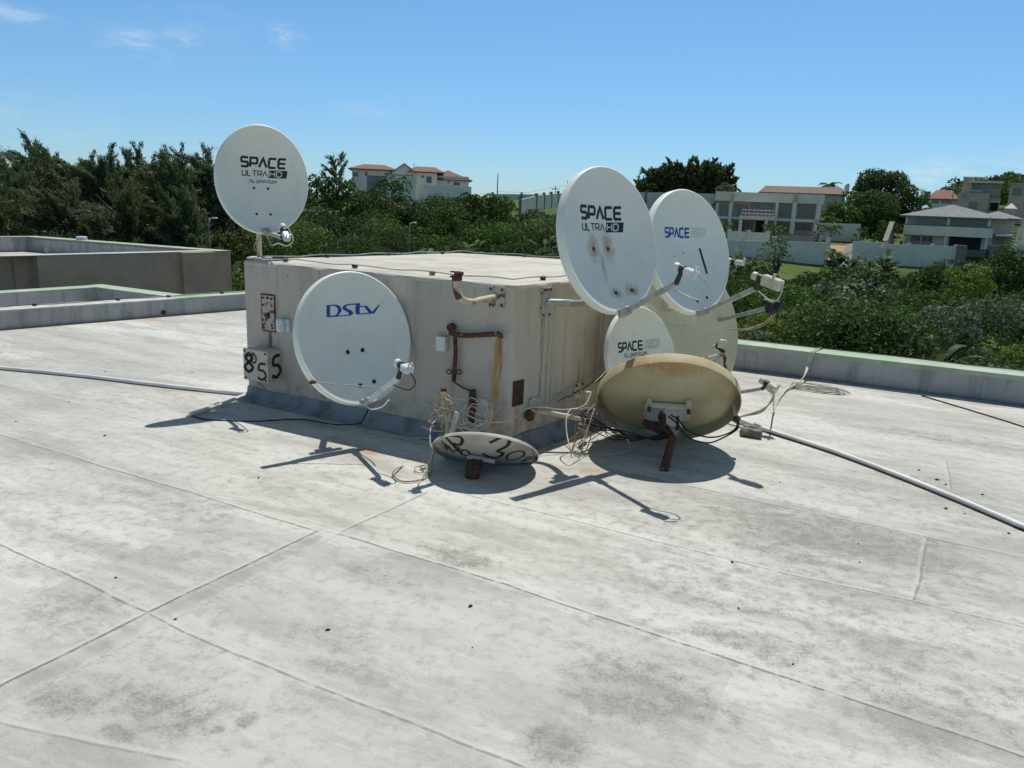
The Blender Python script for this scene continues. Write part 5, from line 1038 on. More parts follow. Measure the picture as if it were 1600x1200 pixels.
# grass and low creepers at the far verge
# far hill scrub, upper right
V = []; Cc = []
for i in range(420):
    t_ = random.uniform(.56, .95); dj = random.uniform(200, 480); y_ = dj / math.hypot(1, t_); x_ = y_ * t_; v, c = leaf_cloud(bush_blobs(x_, y_, hz(x_, y_), random.uniform(4, 7), random.uniform(4, 7), 4), 1.1, .8, np.array(KIND['dark']) * random.uniform(.9, 1.5)); V.append(v); Cc.append(c)
V = np.concatenate(V); Cc = np.concatenate(Cc); tag(np_mesh('hill_forest', V, q4(len(V) // 4), M_leaf, col=Cc), 'dark forest covering the far hill at the upper right horizon', 'forest', None, 'stuff')

def foliage_part(root, V, Cc, name='crown'):
    V = V - np.array(root.matrix_basis.translation)[None]; o = np_mesh(name, V, q4(len(V) // 4), M_leaf, col=Cc); o.parent = root; WMX[o] = WMX[root]; return o
def base_at(px, Y):
    p = D(px, 330, Y); return Vector((p.x, p.y, hz(p.x, p.y)))
def top_z(px, py, Y): return D(px, py, Y).z
def limb(a, b, bend, k=5):
    a = Vector(a); b = Vector(b); m = (a + b) / 2 + Vector(bend); return [a * (1 - t) ** 2 + m * 2 * t * (1 - t) + b * t * t for t in np.linspace(0, 1, k)]
def round_tree(label, px, py_top, Y, rpx, kd, group=None, name='broadleaf_tree', low=.25, leafk=1.0, nblob=26, cover=1.6, flat=.8):
    b0 = base_at(px, Y); zt = top_z(px, py_top, Y); H = zt - b0.z; r = rpx * Y / F; t = thing(name, label, 'tree', b0, group=group)
    mb = MB(); tr_ = max(.12, H * .028); fork = b0 + Vector((.1, 0, H * .35)); mb.tube(limb(b0 - Vector((0, 0, .3)), fork, (.1, 0, 0)), [tr_ * 1.2, tr_, tr_ * .9, tr_ * .85, tr_ * .8], 8)
    ends = []; blobs = []
    for i in range(nblob):
        a = 2.4 * i + RNG.uniform(-.3, .3); f = (i + .5) / nblob; zz = low + (1 - low) * f * .93; rad = r * math.sqrt(max(.05, 1 - (zz - .45) ** 2 / .32)) * RNG.uniform(.25, .86) if i else 0
        rb = r * RNG.uniform(.22, .38); z = b0.z + H * min(zz, 1) - rb * flat * .8; c = (b0.x + rad * math.cos(a), b0.y + rad * math.sin(a), z); blobs.append((*c, rb, rb * flat))
        if i % 3 == 0: mb.tube(limb(fork - Vector((0, 0, H * .08 * random.random())), c, (0, 0, -H * .06)), [tr_ * .5, tr_ * .42, tr_ * .33, tr_ * .24, tr_ * .12], 6)
    mb.build('trunk', M_bark, t); s = max(.15, Y * .0031) * leafk; v, c = leaf_cloud(blobs, s, cover, np.array(KIND[kd]) if isinstance(kd, str) else np.array(kd)); foliage_part(t, v, c); return t
def casuarina(label, px, py_top, Y, wpx, lean=-.6, group='wind swept she-oaks along the left treeline', stems=26, dens=1.0, low=.12, kd='casu', name='casuarina_tree', leafL=.34):
    b0 = base_at(px, Y); H = top_z(px, py_top, Y) - b0.z; r = wpx * Y / F; t = thing(name, label, 'tree', b0, group=group); mb = MB(); tr_ = H * .018
    tip = b0 + Vector((lean * H * .16, 0, H * .76)); spine = limb(b0 - Vector((0, 0, .3)), tip, (-lean * H * .12, 0, 0), 12); mb.tube(spine, [tr_ * (1 - .9 * i / 11) for i in range(12)], 7)
    P = []; T = []
    for i in range(stems):
        f = low + (1 - low) * (i + RNG.random()) / stems; k = f * 11; a = spine[min(int(k), 10)].lerp(spine[min(int(k) + 1, 11)], k - int(k)); az = i * 2.4 + RNG.uniform(-.4, .4)
        L = r * (1.08 - .5 * f) * RNG.uniform(.55, 1.25) + .2; dr = Vector((math.cos(az) * .85 + lean * 1.5, math.sin(az) * .85, RNG.uniform(.35, .95) + f * .35)); dr.normalize(); e = a + dr * L * 1.25
        br = limb(a, e, (0, 0, -.1 * L), 6); mb.tube(br, [tr_ * .35 * (1 - .13 * j) for j in range(6)], 5)
        for w in range(9):
            uu = .12 + .88 * (w + RNG.random()) / 9; sg = uu * 4.999; j = int(sg); o_ = np.array(br[j][:]) * (1 - sg + j) + np.array(br[min(j + 1, 5) if j < 5 else 5][:]) * (sg - j) if j < 5 else np.array(br[5][:])
            td = np.array(dr[:]) * .9 + RNG.normal(size=3) * .42; td[2] += .15; td /= np.linalg.norm(td); tl = L * (.62 - .3 * uu) * RNG.uniform(.7, 1.3) + .25
            n = int(dens * tl * 26 / max(.3, leafL) * (60 / Y) ** .5) + 4; q_ = RNG.random(n)[:, None]; sag = np.array([0, 0, -.12 * tl]) * q_ ** 2
            P.append(o_ + td * tl * q_ + sag + RNG.normal(size=(n, 3)) * (.035 + .05 * tl)); T.append(td[None] + RNG.normal(size=(n, 3)) * .33 + np.array([0, 0, -.15]))
    P = np.concatenate(P); T = np.concatenate(T); n = len(P); zt_ = np.percentile(P[:, 2], 99.6) - b0.z; P[:, 2] = b0.z + (P[:, 2] - b0.z) * min(1.0, H / zt_); Ls = leafL * RNG.uniform(.6, 1.3, n); v = leaf_quads(P, T, RNG.normal(size=(n, 3)), Ls, Ls * .12 + Y * .00042)
    cc = np.clip(np.array(KIND[kd] if isinstance(kd, str) else kd) * (1 + .35 * RNG.normal(size=(n, 1))) * (1 + .08 * RNG.normal(size=(n, 3))), .005, .4); mb.build('trunk', M_bark, t); foliage_part(t, v, cc); return t
for (px, py, Y, w, st, lab) in [(-45, 236, 60, 75, 34, 'she-oak half out of frame at the far left edge of the treeline'), (12, 252, 55, 62, 34, 'shorter dark she-oak at the left picture edge'), (98, 206, 58, 70, 44, 'tallest feathery she-oak of the left treeline, its top swept to the left'),
        (62, 262, 52, 62, 34, 'lower dense she-oak in front of the tallest one'), (150, 228, 60, 58, 40, 'she-oak just right of the tallest one in the left treeline'), (196, 219, 57, 60, 44, 'broad she-oak in the middle of the left treeline'), (238, 222, 62, 55, 36, 'she-oak right of the broad middle one, its crown thin'),
        (130, 285, 50, 70, 36, 'low dark she-oak in front of the middle of the left treeline'), (278, 246, 58, 55, 34, 'shorter she-oak between the thin crowned one and the forked pair'), (308, 210, 56, 56, 42, 'tall she-oak with a pointed top just left of the pole dish'), (345, 216, 60, 50, 36, 'she-oak half hidden behind the pole dish'), (225, 300, 49, 70, 34, 'low dark she-oak above the brown building roof'), (385, 268, 62, 60, 34, 'she-oak hidden mostly behind the pole dish'), (20, 300, 48, 70, 34, 'low dark she-oak above the pale roof at far left'), (310, 300, 50, 60, 34, 'low dark she-oak beside the left lamp post')]:
    casuarina(lab, px, py + (14 if py < 240 else 0), Y, w * 1.25, stems=st + 10, dens=.95)
casuarina('lone feathery she-oak standing above the bush left of the red roofed hill house', 527, 221, 100, 26, -.05, None, 17, .38, .25, leafL=.55)
casuarina('small feathery tree low beside the left lamp post', 306, 342, 46, 20, 0, None, 16, .9, .1, leafL=.4)
for (px, py, w, lab) in [(1022, 262, 26, 'leftmost and lowest tree of the dark hilltop clump'), (1042, 248, 24, 'second tree from the left in the dark hilltop clump'), (1066, 246, 22, 'third tree from the left in the dark hilltop clump'), (1089, 247, 22, 'fourth tree from the left in the dark hilltop clump'), (1106, 243, 24, 'fifth and tallest tree of the dark hilltop clump'), (1131, 249, 18, 'rightmost tree of the dark hilltop clump, set a little apart')]:
    casuarina(lab, px, py, 160, w, -.12, 'dark trees on the hilltop above the second dish', 30, 1.2, .14, (.10, .125, .06), 'pine_tree', .8)
round_tree('small bushy tree at the right foot of the dark hilltop clump', 1134, 283, 150, 22, 'casu', low=.1)
round_tree('spreading low tree at the left foot of the dark hilltop clump', 1008, 280, 158, 24, 'dark', low=.1)
# big tree and its neighbours between the two large houses
round_tree('biggest dark round crowned tree between the white house and the grey roofed house', 1376, 259, 132, 58, (.05, .085, .03), nblob=44, low=.15)
round_tree('lighter green domed tree in front of the biggest dark one', 1362, 292, 122, 46, 'mid', nblob=34, low=.1)
round_tree('round green tree left of the domed one near the white house', 1312, 312, 120, 34, 'green', nblob=26, low=.05)
round_tree('yellowish green tree right of the biggest one above the grey roof', 1425, 300, 128, 30, 'mid', nblob=24, low=.05)
round_tree('low green tree directly right of the white house', 1290, 325, 116, 24, 'green', nblob=20, low=.0)
round_tree('small green tree left of the grey roofed house wall', 1385, 340, 108, 20, 'green', nblob=18, low=.0)
round_tree('small round clipped tree beside the white house corner', 1282, 346, 104, 7, 'mid', nblob=10, low=.35)
round_tree('bushy shrub tree on the lawn left of the grey roofed house', 1352, 350, 103, 14, 'olive', nblob=14, low=.1)
# rounded trees in the left centre bush
for (px, py, Y, r, kd, lab) in [(498, 264, 97, 36, 'mid', 'dark round tree crown at the right shoulder of the pole dish'), (470, 285, 92, 34, 'dark', 'dark crown peeping out behind the pole dish rim'), (540, 272, 98, 30, 'mid', 'broad green crown directly below the lone feathery she-oak'), (590, 322, 92, 34, 'mid', 'mid green crown below the grey yard wall of the hill house'), (735, 296, 98, 36, 'dark', 'dark domed tree right below the hill house'), (775, 300, 102, 34, 'mid', 'green domed tree just right of the dark domed one'), (700, 318, 90, 28, 'green', 'smaller green crown left of the dark domed tree'),
        (640, 350, 72, 34, 'dark', 'dark green crown in the middle of the left bush'), (545, 365, 58, 34, 'green', 'rich green crown low above the housing top'), (830, 330, 88, 30, 'dark', 'dark crown left of the rust spotted dish'), (560, 290, 104, 22, 'green', 'leafy crown left below the lone feathery she-oak'), (770, 372, 60, 26, 'dark', 'dark crown low behind the housing top'), (400, 350, 62, 40, 'dark', 'dark crown behind the pole of the pole dish')]:
    round_tree(lab, px, py, Y, r, kd, 'rounded trees in the bush behind the housing', low=.05, nblob=26)
round_tree('thin olive leaved thorn tree with bare forked stems near the white house', 1222, 368, 74, 32, (.15, .16, .07), low=.55, nblob=30, cover=.5, flat=.45)
round_tree('dark glossy tree left of the bright one in the right foreground bush', 1468, 400, 55, 42, (.03, .07, .014), low=.0, nblob=30)
round_tree('bright yellow green tree in the right foreground bush', 1535, 404, 50, 46, (.17, .24, .03), low=.0, nblob=32)
round_tree('dark tree at the right picture edge behind the bright one', 1596, 376, 60, 54, 'dark', low=.0, nblob=28)
for (px, py, Y, r, kd, lab) in [(1440, 545, 24, 60, 'bright', 'bright leafy shrub just over the right parapet'), (1560, 560, 23, 60, 'green', 'green leafy shrub over the parapet at the right edge'), (1205, 500, 30, 56, (.15, .18, .11), 'silvery shrub over the parapet beside the cables'), (1330, 482, 34, 70, (.15, .18, .11), 'big silvery shrub in the valley right of the feeds'), (1510, 458, 36, 66, (.16, .19, .125), 'silvery shrub below the bright yellow green tree'), (1180, 400, 70, 22, 'green', 'dark shrub behind the cream feed')]:
    round_tree(lab, px, py, Y, r, kd, None, 'shrub', low=.0, nblob=24, flat=.7)
# big leaved plants
def banana(label, px, py_top, Y, n=14, group='wild banana plants in the bush', Ls=1.0, c=(.085, .125, .062), name='wild_banana_plant'):
    b0 = base_at(px, Y); H = max(1.6, top_z(px, py_top, Y) - b0.z); t = thing(name, label, 'plant', b0, group=group); mb = MB(); V_ = []; 
    for i in range(n):
        az = i * 2.4 + random.uniform(-.4, .4); f = random.uniform(.45, 1); a = b0 + Vector((0, 0, H * random.uniform(.3, .6) )); L = Ls * (1.5 + random.random() * .9); sp = random.uniform(.35, .9)
        d = Vector((math.cos(az) * sp, math.sin(az) * sp, 1.0)).normalized(); e = a + d * L * .5; e.z = min(e.z, b0.z + H * .93); mb.tube([a - Vector((0, 0, H * .3)), a, e], .03, 5)
        side = d.cross(Vector((0, 0, 1))).normalized() if abs(d.z) < .99 else Vector((1, 0, 0)); w = .17 * Ls + random.random() * .08; k = 6
        for j in range(k):
            t0, t1 = j / k, (j + 1) / k; g = lambda q: e + d * L * .6 * q + Vector((math.cos(az), math.sin(az), 0)) * (.35 * q * q) - Vector((0, 0, .55 * q * q)); ww = lambda q: w * (math.sin(math.pi * min(1, .12 + .88 * q)) ** .7 + .02)
            for sg in (-1, 1):
                lift = Vector((0, 0, .10)); V_ += [g(t0), g(t1), g(t1) + side * sg * ww(t1) + lift * ww(t1) * 3, g(t0) + side * sg * ww(t0) + lift * ww(t0) * 3]
    mb.build('stem', M_bark, t); v = np.array([p[:] for p in V_]); cc = np.repeat(np.clip(np.array(c) * (1 + .25 * RNG.normal(size=(n, 1))), .01, .4), 12, 0); foliage_part(t, v, cc, 'leaves'); return t
bl = [(1318, 368, 74, 34, 'tall banana plant left of the white boundary wall of the grey roofed house'), (1343, 384, 72, 28, 'banana plant just right of the tall one, a bit lower'), (1396, 378, 72, 34, 'banana plant in front of the panelled white wall'), (1372, 394, 64, 24, 'lower banana plant between the two taller ones'), (1172, 388, 68, 30, 'banana plant behind the cream feed near the white balustrade'),
      (640, 372, 52, 18, 'silvery banana plant just above the housing top, middle left'), (612, 365, 56, 14, 'silvery banana plant left of the one nearest the housing top'), (668, 378, 50, 14, 'silvery banana plant right of the one with the lamp post'), (720, 352, 58, 18, 'silvery banana plant in the middle of the bush'), (738, 346, 60, 14, 'banana plant touching the middle silvery one on its right'), (700, 366, 54, 12, 'small banana plant below the middle silvery ones'), (560, 338, 72, 12, 'banana plant below the lone she-oak'), (590, 318, 82, 12, 'banana plant under the grey yard wall'), (520, 340, 66, 12, 'banana plant right of the pole dish rim'),
      (325, 374, 44, 12, 'banana plant right of the left lamp post above the brown building'), (356, 372, 46, 12, 'banana plant left of the dish pole'), (855, 352, 66, 12, 'banana plant left of the rust spotted dish rim'), (800, 388, 50, 10, 'low banana plant at the back edge of the housing'), (1500, 500, 30, 8, 'broad leaved plant in the dark gap at right'), (470, 360, 56, 10, 'banana plant right of the feed of the pole dish')]
for px, py, Y, n, lab in bl: banana(lab, px, py, Y, n)
def palm(label, px, py_top, Y, s=1.0, dark=True):
    b0 = base_at(px, Y); H = top_z(px, py_top, Y) - b0.z; t = thing('palm_tree', label, 'palm', b0, group='small palms by the houses'); mb = MB(); c = b0 + Vector((0, 0, H * .88)); mb.tube([b0 - Vector((0, 0, .2)), b0 + Vector((0, 0, H * .5)), c], [.16 * s, .13 * s, .12 * s], 8); mb.build('trunk', M_bark, t); P = []; T = []
    for i in range(16):
        az = i * 2.4; el = random.uniform(-.1, .9); L = 1.5 * s
        for q in np.linspace(.15, 1, 12):
            ctr = c + Vector((math.cos(az) * L * q, math.sin(az) * L * q, el * L * q - .9 * s * q * q))
            for sg in (-1, 1): P.append(ctr[:]); T.append((-math.sin(az) * sg + math.cos(az) * .6, math.cos(az) * sg + math.sin(az) * .6, -.5))
    P = np.array(P); T = np.array(T); Ls = np.full(len(P), .6 * s); v = leaf_quads(P + unit(T) * .25 * s, T, RNG.normal(size=P.shape), Ls, Ls * .22); foliage_part(t, v, np.clip(np.array(KIND['mid']) * (1 + .3 * RNG.normal(size=(len(P), 1))), .01, .3), 'fronds')
palm('small palm in front of the white house, right of its portico', 1213, 350, 105, 1.0); palm('small palm on the terracotta paving right of the white house', 1303, 352, 103, .9); palm('distant palm poking above the long terracotta roof', 1291, 283, 170, 1.4); palm('distant palm above the small red roof', 1484, 290, 165, 1.6); palm('small palm at the left end of the white house', 1133, 345, 106, .8)

# ------------------------------------------------------------------ houses
M_hw = mat('house_white', (.80, .72, .60), (.72, .65, .54), .6, .8); M_hc = mat('house_cream', (.80, .75, .64), (.72, .66, .56), .6, .8); M_hb = mat('house_beige', (.58, .46, .34), (.50, .40, .30), .6, .85); M_hg = mat('house_grey_white', (.64, .60, .52), (.56, .52, .45), .6, .8)
M_tile = mat('terracotta_tiles', (.25, .11, .075), (.17, .08, .06), 1.6, .85, 0, .4, 9, (1, 1, 3)); M_tile2 = mat('brown_tiles', (.21, .13, .10), (.15, .10, .08), 1.4, .85, 0, .4, 9, (1, 1, 3)); M_gtile = mat('grey_tiles', (.22, .225, .22), (.17, .175, .17), 1.6, .85, 0, .4, 9, (1, 1, 3))
M_glass = mat('window_glass', (.035, .05, .07), (.06, .08, .11), .8, .08, spec=.8); M_frame = mat('window_frame', (.40, .40, .38), None, 3, .6); M_dark = mat('dark_opening', (.02, .02, .022), None, 3, .8); M_curt = mat('curtained_glass', (.20, .22, .24), (.08, .10, .13), 2.2, .15, stretch=(3, 1, .2), spec=.8)
M_wallp = mat('boundary_wall_paint', (.74, .71, .60), (.66, .63, .53), 1.0, .85); M_paving = mat('terracotta_paving', (.42, .24, .15), (.36, .21, .14), 2, .9); M_stone = mat('stone_pillar', (.25, .23, .19), (.15, .14, .12), 5, .95); M_hedge = mat('planter_green', (.13, .17, .04), (.09, .12, .03), 6, .9)
class House:
    def __init__(s, name, label, px0, py0, Y, cat='house', yaw=0.0, group=None):
        s.px0, s.py0, s.ppm = px0, py0, F / (-( -(D(px0, py0, Y) - CP)).dot(FWD)); q_ = D(px0, py0, Y); s.kx = math.hypot(1, q_.x / q_.y); s.t = thing(name, label, cat, q_, yaw - math.atan2(q_.x, q_.y), group)
    def x(s, px): return (px - s.px0) / s.ppm / s.kx
    def z(s, px, py): return (s.py0 + .04 * (px - s.px0) - py) / s.ppm
    def block(s, x0, yt, x1, yb, y0, y1, m, name='wall', par=None):
        xm = (x0 + x1) / 2; mb = MB(); mb.box(s.x(x0), s.x(x1), y0, y1, s.z(xm, yb), s.z(xm, yt)); return mb.build(name, m, par or s.t, local=True, smooth=False)
    def win(s, x0, yt, x1, yb, y, m=None, n=2, name='window', fr=None):
        xm = (x0 + x1) / 2; a, b_, c, d_ = s.x(x0), s.x(x1), s.z(xm, yb), s.z(xm, yt); w = .06; mb = MB()
        mb.box(a, b_, y - .09, y - .002, c, c + w); mb.box(a, b_, y - .09, y - .002, d_ - w, d_); mb.box(a, a + w, y - .088, y - .003, c + w, d_ - w); mb.box(b_ - w, b_, y - .088, y - .003, c + w, d_ - w)
        for i in range(1, n): xx = a + (b_ - a) * i / n; mb.box(xx - w / 2, xx + w / 2, y - .086, y - .004, c + w, d_ - w)
        f = mb.build(name, fr or M_frame, s.t, local=True, smooth=False); WMX[f] = WMX[s.t]; mb = MB(); mb.box(a + w, b_ - w, y - .03, y - .006, c + w, d_ - w); mb.build('pane', m or M_glass, f, local=True, smooth=False)
    def hip(s, x0, x1, ye, yr, y0, y1, m, inset=None, name='roof', ov=.4, par=None):
        a, b_ = s.x(x0) - ov, s.x(x1) + ov; xm = (x0 + x1) / 2; z0, z1 = s.z(xm, ye), s.z(xm, yr); y0 -= ov; y1 += ov; i = (y1 - y0) / 2 if inset is None else inset; ym = (y0 + y1) / 2; mb = MB()
        if b_ - a < 2 * i: i = (b_ - a) / 2 - .05
        vs = [(a, y0, z0), (b_, y0, z0), (b_, y1, z0), (a, y1, z0), (a + i, ym, z1), (b_ - i, ym, z1), (a, y0, z0 - .18), (b_, y0, z0 - .18), (b_, y1, z0 - .18), (a, y1, z0 - .18)]
        mb.add(vs, [(0, 1, 5, 4), (1, 2, 5), (2, 3, 4, 5), (3, 0, 4), (0, 6, 7, 1), (1, 7, 8, 2), (2, 8, 9, 3), (3, 9, 6, 0), (6, 9, 8, 7)]); return mb.build(name, m, par or s.t, local=True, smooth=False)
    def gable(s, x0, x1, ye, yr, y0, y1, mr, mw):
        a, b_ = s.x(x0), s.x(x1); xm = (x0 + x1) / 2; z0, z1 = s.z(xm, ye), s.z(xm, yr); c = (a + b_) / 2; mb = MB(); mb.add([(a, y0, z0), (b_, y0, z0), (c, y0, z1), (a, y1, z0), (b_, y1, z0), (c, y1, z1)], [(0, 1, 2), (3, 5, 4), (0, 3, 4, 1)]); mb.build('gable_wall', mw, s.t, local=True, smooth=False)
        mb = MB(); e = .25; k = (z1 - z0) / (c - a)
        for sg, xx in ((-1, a), (1, b_)): mb.add([(xx + sg * e, y0 - e, z0 - k * e + .02), (c, y0 - e, z1 + .02), (c, y1, z1 + .02), (xx + sg * e, y1, z0 - k * e + .02), (xx + sg * e, y0 - e, z0 - k * e + .16), (c, y0 - e, z1 + .16), (c, y1, z1 + .16), (xx + sg * e, y1, z0 - k * e + .16)], [(0, 1, 2, 3), (4, 7, 6, 5), (0, 4, 5, 1), (0, 3, 7, 4), (2, 6, 7, 3)])
        mb.build('roof', mr, s.t, local=True, smooth=False)
# hill house, left
H = House('hill_house', 'cream hill house with terracotta roof, front gable and grey yard wall, upper left', 640, 308, 140)
H.block(551, 266, 612, 325, 0, 9, M_hc); H.block(612.2, 272, 650, 325, -.6, 8, M_hc); H.block(650.2, 270, 682, 325, -1.2, 8, M_hc); H.block(682.2, 276, 733, 325, .4, 8, M_hc)
H.hip(549, 618, 266, 257.5, -.1, 9, M_tile, 2.4); H.gable(612, 651, 272, 258.5, -.8, 6, M_tile, M_hc); H.hip(640, 690, 270, 261, -1.2, 8, M_tile, 1.5); H.hip(668, 735, 281, 266, .3, 8, M_tile, 5)
H.block(576, 277, 605, 330, -5, -4.6, mat('yard_wall_grey', (.27, .29, .29), None, .8, .9), 'yard_wall'); H.block(605.2, 277, 648, 330, -5.2, -4.8, M_hc, 'yard_wall'); H.block(649, 291, 735, 330, -3.2, -3.0, M_hc, 'yard_wall')
for w in [(553, 271, 560, 277, 0, 2), (571, 270, 575, 276, 0, 1), (601, 271, 608, 275, 0, 2), (612, 274, 629, 278.5, -.6, 4), (630, 274.5, 645, 280, -.6, 4), (658, 275, 662, 279, -1.2, 1), (666, 277, 674, 287, -1.2, 2), (700, 284, 703, 287, .4, 1), (709, 285, 719, 290, .4, 2)]: H.win(*w[:5], n=w[5])
mb = MB(); mb.box(H.x(646), H.x(647), 2, 2.1, H.z(646, 268), H.z(646, 256)); mb.build('aerial', M_steel, H.t, local=True)
# white modern house
H = House('modern_house', 'white flat roofed two storey house with a portico and long rows of windows', 1195, 367, 110)
H.block(1113, 316, 1276, 380, 1.6, 13, M_hb, 'wall'); H.block(1111, 303.5, 1279, 317.5, -.2, 13.2, M_hw, 'roof_band'); H.block(1113, 341, 1276, 345, -.1, 1.599, M_hw, 'floor_slab'); H.block(1110, 365.5, 1282, 385, -.5, 1.598, M_hb, 'plinth')
for x0, x1, y0 in ((1113, 1116.5, -.1), (1134.5, 1139.5, -.35), (1232.5, 1239, -.35), (1269, 1276, -.1), (1207, 1211, -.05)): H.block(x0, 317.7, x1, 365.4, y0, .25, M_hw, 'column')
for x0, x1 in ((1136, 1140.5), (1233, 1239)): H.block(x0, 303.2, x1, 318, -.36, -.21, M_hb, 'fascia_pier')
for w in [(1118, 320, 1133, 340, M_curt, 3), (1141, 320, 1164, 340, M_curt, 4), (1168, 317.8, 1203, 335, M_curt, 5), (1212, 320, 1231, 340, M_glass, 4), (1241, 321, 1268, 341, M_glass, 4), (1118, 346, 1133, 364, M_glass, 2), (1141, 346, 1153, 364, M_glass, 2), (1157, 346, 1176, 364, M_glass, 3), (1207, 347, 1231, 364, M_glass, 3), (1241, 347, 1267, 361, M_glass, 3)]: H.win(*w[:4], 1.59, w[4], w[5])
H.block(1179, 346, 1194, 365, 1.5, 1.588, M_dark, 'door'); H.block(1153, 338.5, 1207, 343.5, -3.4, -.4, M_hw, 'portico_roof')
for x0 in (1153.5, 1192.5): H.block(x0, 343.7, x0 + 5, 372, -3.3, -2.9, M_hw, 'portico_column')
mb = MB(); xs = [H.x(p) for p in (1156, 1205)]
for z_ in (.35, .8): mb.tube([(xs[0], -3.2, H.z(1180, 338.5) + z_), (xs[1], -3.2, H.z(1180, 338.5) + z_)], .03, 6)
for q in np.linspace(xs[0], xs[1], 9): mb.tube([(q, -3.2, H.z(1180, 338.6)), (q, -3.2, H.z(1180, 338.5) + .8)], .02, 5)
mb.build('balcony_rail', M_hw, H.t, local=True)
# long terracotta roof behind
H = House('long_roofed_house', 'low house with a long brown tiled roof behind the white house', 1250, 310, 150)
H.block(1182, 303, 1318, 330, 0, 8, M_hb); H.hip(1187, 1318, 302, 291, 0, 8, M_tile2, 1.0); H.block(1163, 300, 1183, 330, 1, 7, M_hb, 'side_wall'); H.block(1319, 289, 1323, 304, -.5, 8.5, M_hw, 'parapet_end')
for x0 in (1200, 1230, 1255): H.win(x0, 304.5, x0 + 14, 309, 0, M_glass, 2)
# grey hipped house
H = House('hipped_house', 'grey tiled hipped roof house with white balcony band and dark garage opening', 1450, 388, 105)
H.block(1408, 340, 1545, 400, .9, 12, M_hg); H.block(1545.2, 345, 1576, 395, 3.5, 12, M_hg); H.hip(1402, 1556, 340, 320.5, -.2, 12, M_gtile, 7.2); H.hip(1520, 1582, 342, 331, 2.5, 11.5, M_gtile, 3.0)
H.block(1407, 354.5, 1543, 369, -.6, .898, M_hw, 'balcony_band'); H.block(1409, 352.8, 1541, 354.3, -.55, -.2, M_hedge, 'planter')
for w in [(1424, 343, 1452, 353.5, M_curt, 4), (1453, 343, 1475, 353.5, M_hb and M_curt, 2), (1479, 344, 1532, 353.5, M_glass, 5), (1420, 368.8, 1436, 384, M_glass, 2), (1438, 368.8, 1455, 384, M_glass, 2)]: H.win(*w[:4], .89, w[4], w[5])
H.block(1481, 370.5, 1529, 388, .8, .888, M_dark, 'garage_opening')
for x0 in (1408, 1473, 1534): H.block(x0, 340.5, x0 + 3.5, 354, -.3, 0, M_hw, 'column'); H.block(x0 + .3, 369.2, x0 + 3.7, 392, -.3, 0, M_hw, 'column')
H.block(1583, 344, 1587, 370, 1, 1.4, M_hg, 'column'); H.block(1548, 366, 1573, 369, -.5, 3.49, M_hw, 'porch_slab')
# small red roof house, tower house, right edge house
H = House('small_red_roof_house', 'small house with bright terracotta roof and white balustrade left of the beige tower', 1470, 320, 152)
H.block(1451, 311, 1493, 335, 0, 7, M_hw); H.hip(1450, 1494, 311, 297, -.3, 7, M_tile, 1.4); H.block(1441, 299, 1451, 320, .5, 4, M_hb, 'side_wall'); H.win(1455, 313, 1466, 318, 0, M_glass, 3); H.win(1470, 313, 1488, 318, 0, M_glass, 4)
H = House('tower_house', 'stepped beige three level house with a flat white canopy on its top floor', 1525, 330, 148)
H.block(1492, 302, 1542, 350, 0, 8, M_hb); H.block(1497, 279, 1512, 301.8, 1.5, 7, M_hb, 'upper_wall'); H.block(1512.2, 284, 1558, 315, 2.5, 8, M_hb, 'upper_wall'); H.block(1542.2, 310, 1560, 350, 1.2, 8, M_hb, 'side_wall'); H.block(1506, 284.5, 1560, 287.2, .4, 3.2, M_hw, 'canopy'); H.block(1496, 277.2, 1535, 279, 1.3, 7.2, M_hw, 'roof_slab')
for w in [(1509, 288.5, 1526, 298.5, 2.49, M_glass, 3), (1529, 288.5, 1541, 300, 2.49, M_curt, 2), (1546, 289, 1555, 295, 2.49, M_glass, 1), (1499, 303.5, 1508, 309, -.01, M_frame, 3), (1512, 316, 1526, 327, -.01, M_glass, 2), (1545, 317, 1558, 330, 1.19, M_dark, 1)]: H.win(*w)
H.block(1545, 314.8, 1559, 316.6, .3, 1.19, M_hw, 'awning'); H.block(1500, 297.6, 1530, 300.0, -.2, -.02, M_hb, 'balcony_wall')
H = House('corner_house', 'brown beige house with one dark window at the far right edge', 1590, 335, 142)
H.block(1571, 290, 1612, 350, 0, 8, M_hb); H.block(1568, 288, 1616, 290, -.4, 8.4, M_hb, 'roof_slab'); H.win(1575, 294, 1591, 306.5, 0, M_glass, 1)
H = House('garden_pavilion', 'small white garden pavilion with a pyramid roof right of the beige tower house', 1577, 336, 128, 'pavilion')
H.hip(1570, 1585, 326, 318, 0, 1.9, M_hg, ov=.25)
for x0 in (1570, 1583): H.block(x0, 327, x0 + 1.4, 337, 0, .15, M_hw, 'post'); H.block(x0 + .1, 327, x0 + 1.5, 337, 1.7, 1.85, M_hw, 'post')
H = House('stepped_terrace', 'stepped pale terrace walls beside the grey roofed house at right', 1590, 388, 100, 'terrace')
for i in range(6): H.block(1584 + i * 2, 384 - i * 8, 1640, 404 - i * 8, i * 1.6, i * 1.6 + 1.59, M_hw if i % 2 else M_hg, 'step_wall')
H = House('garden_stairs', 'planted garden steps climbing beside the grey roofed house', 1572, 390, 101, 'steps')
for i in range(8): H.block(1566 + i * .8, 386 - i * 4.5, 1582 + i * .6, 389 - i * 4.5, i * .7, i * .7 + .6, M_hb, 'step')
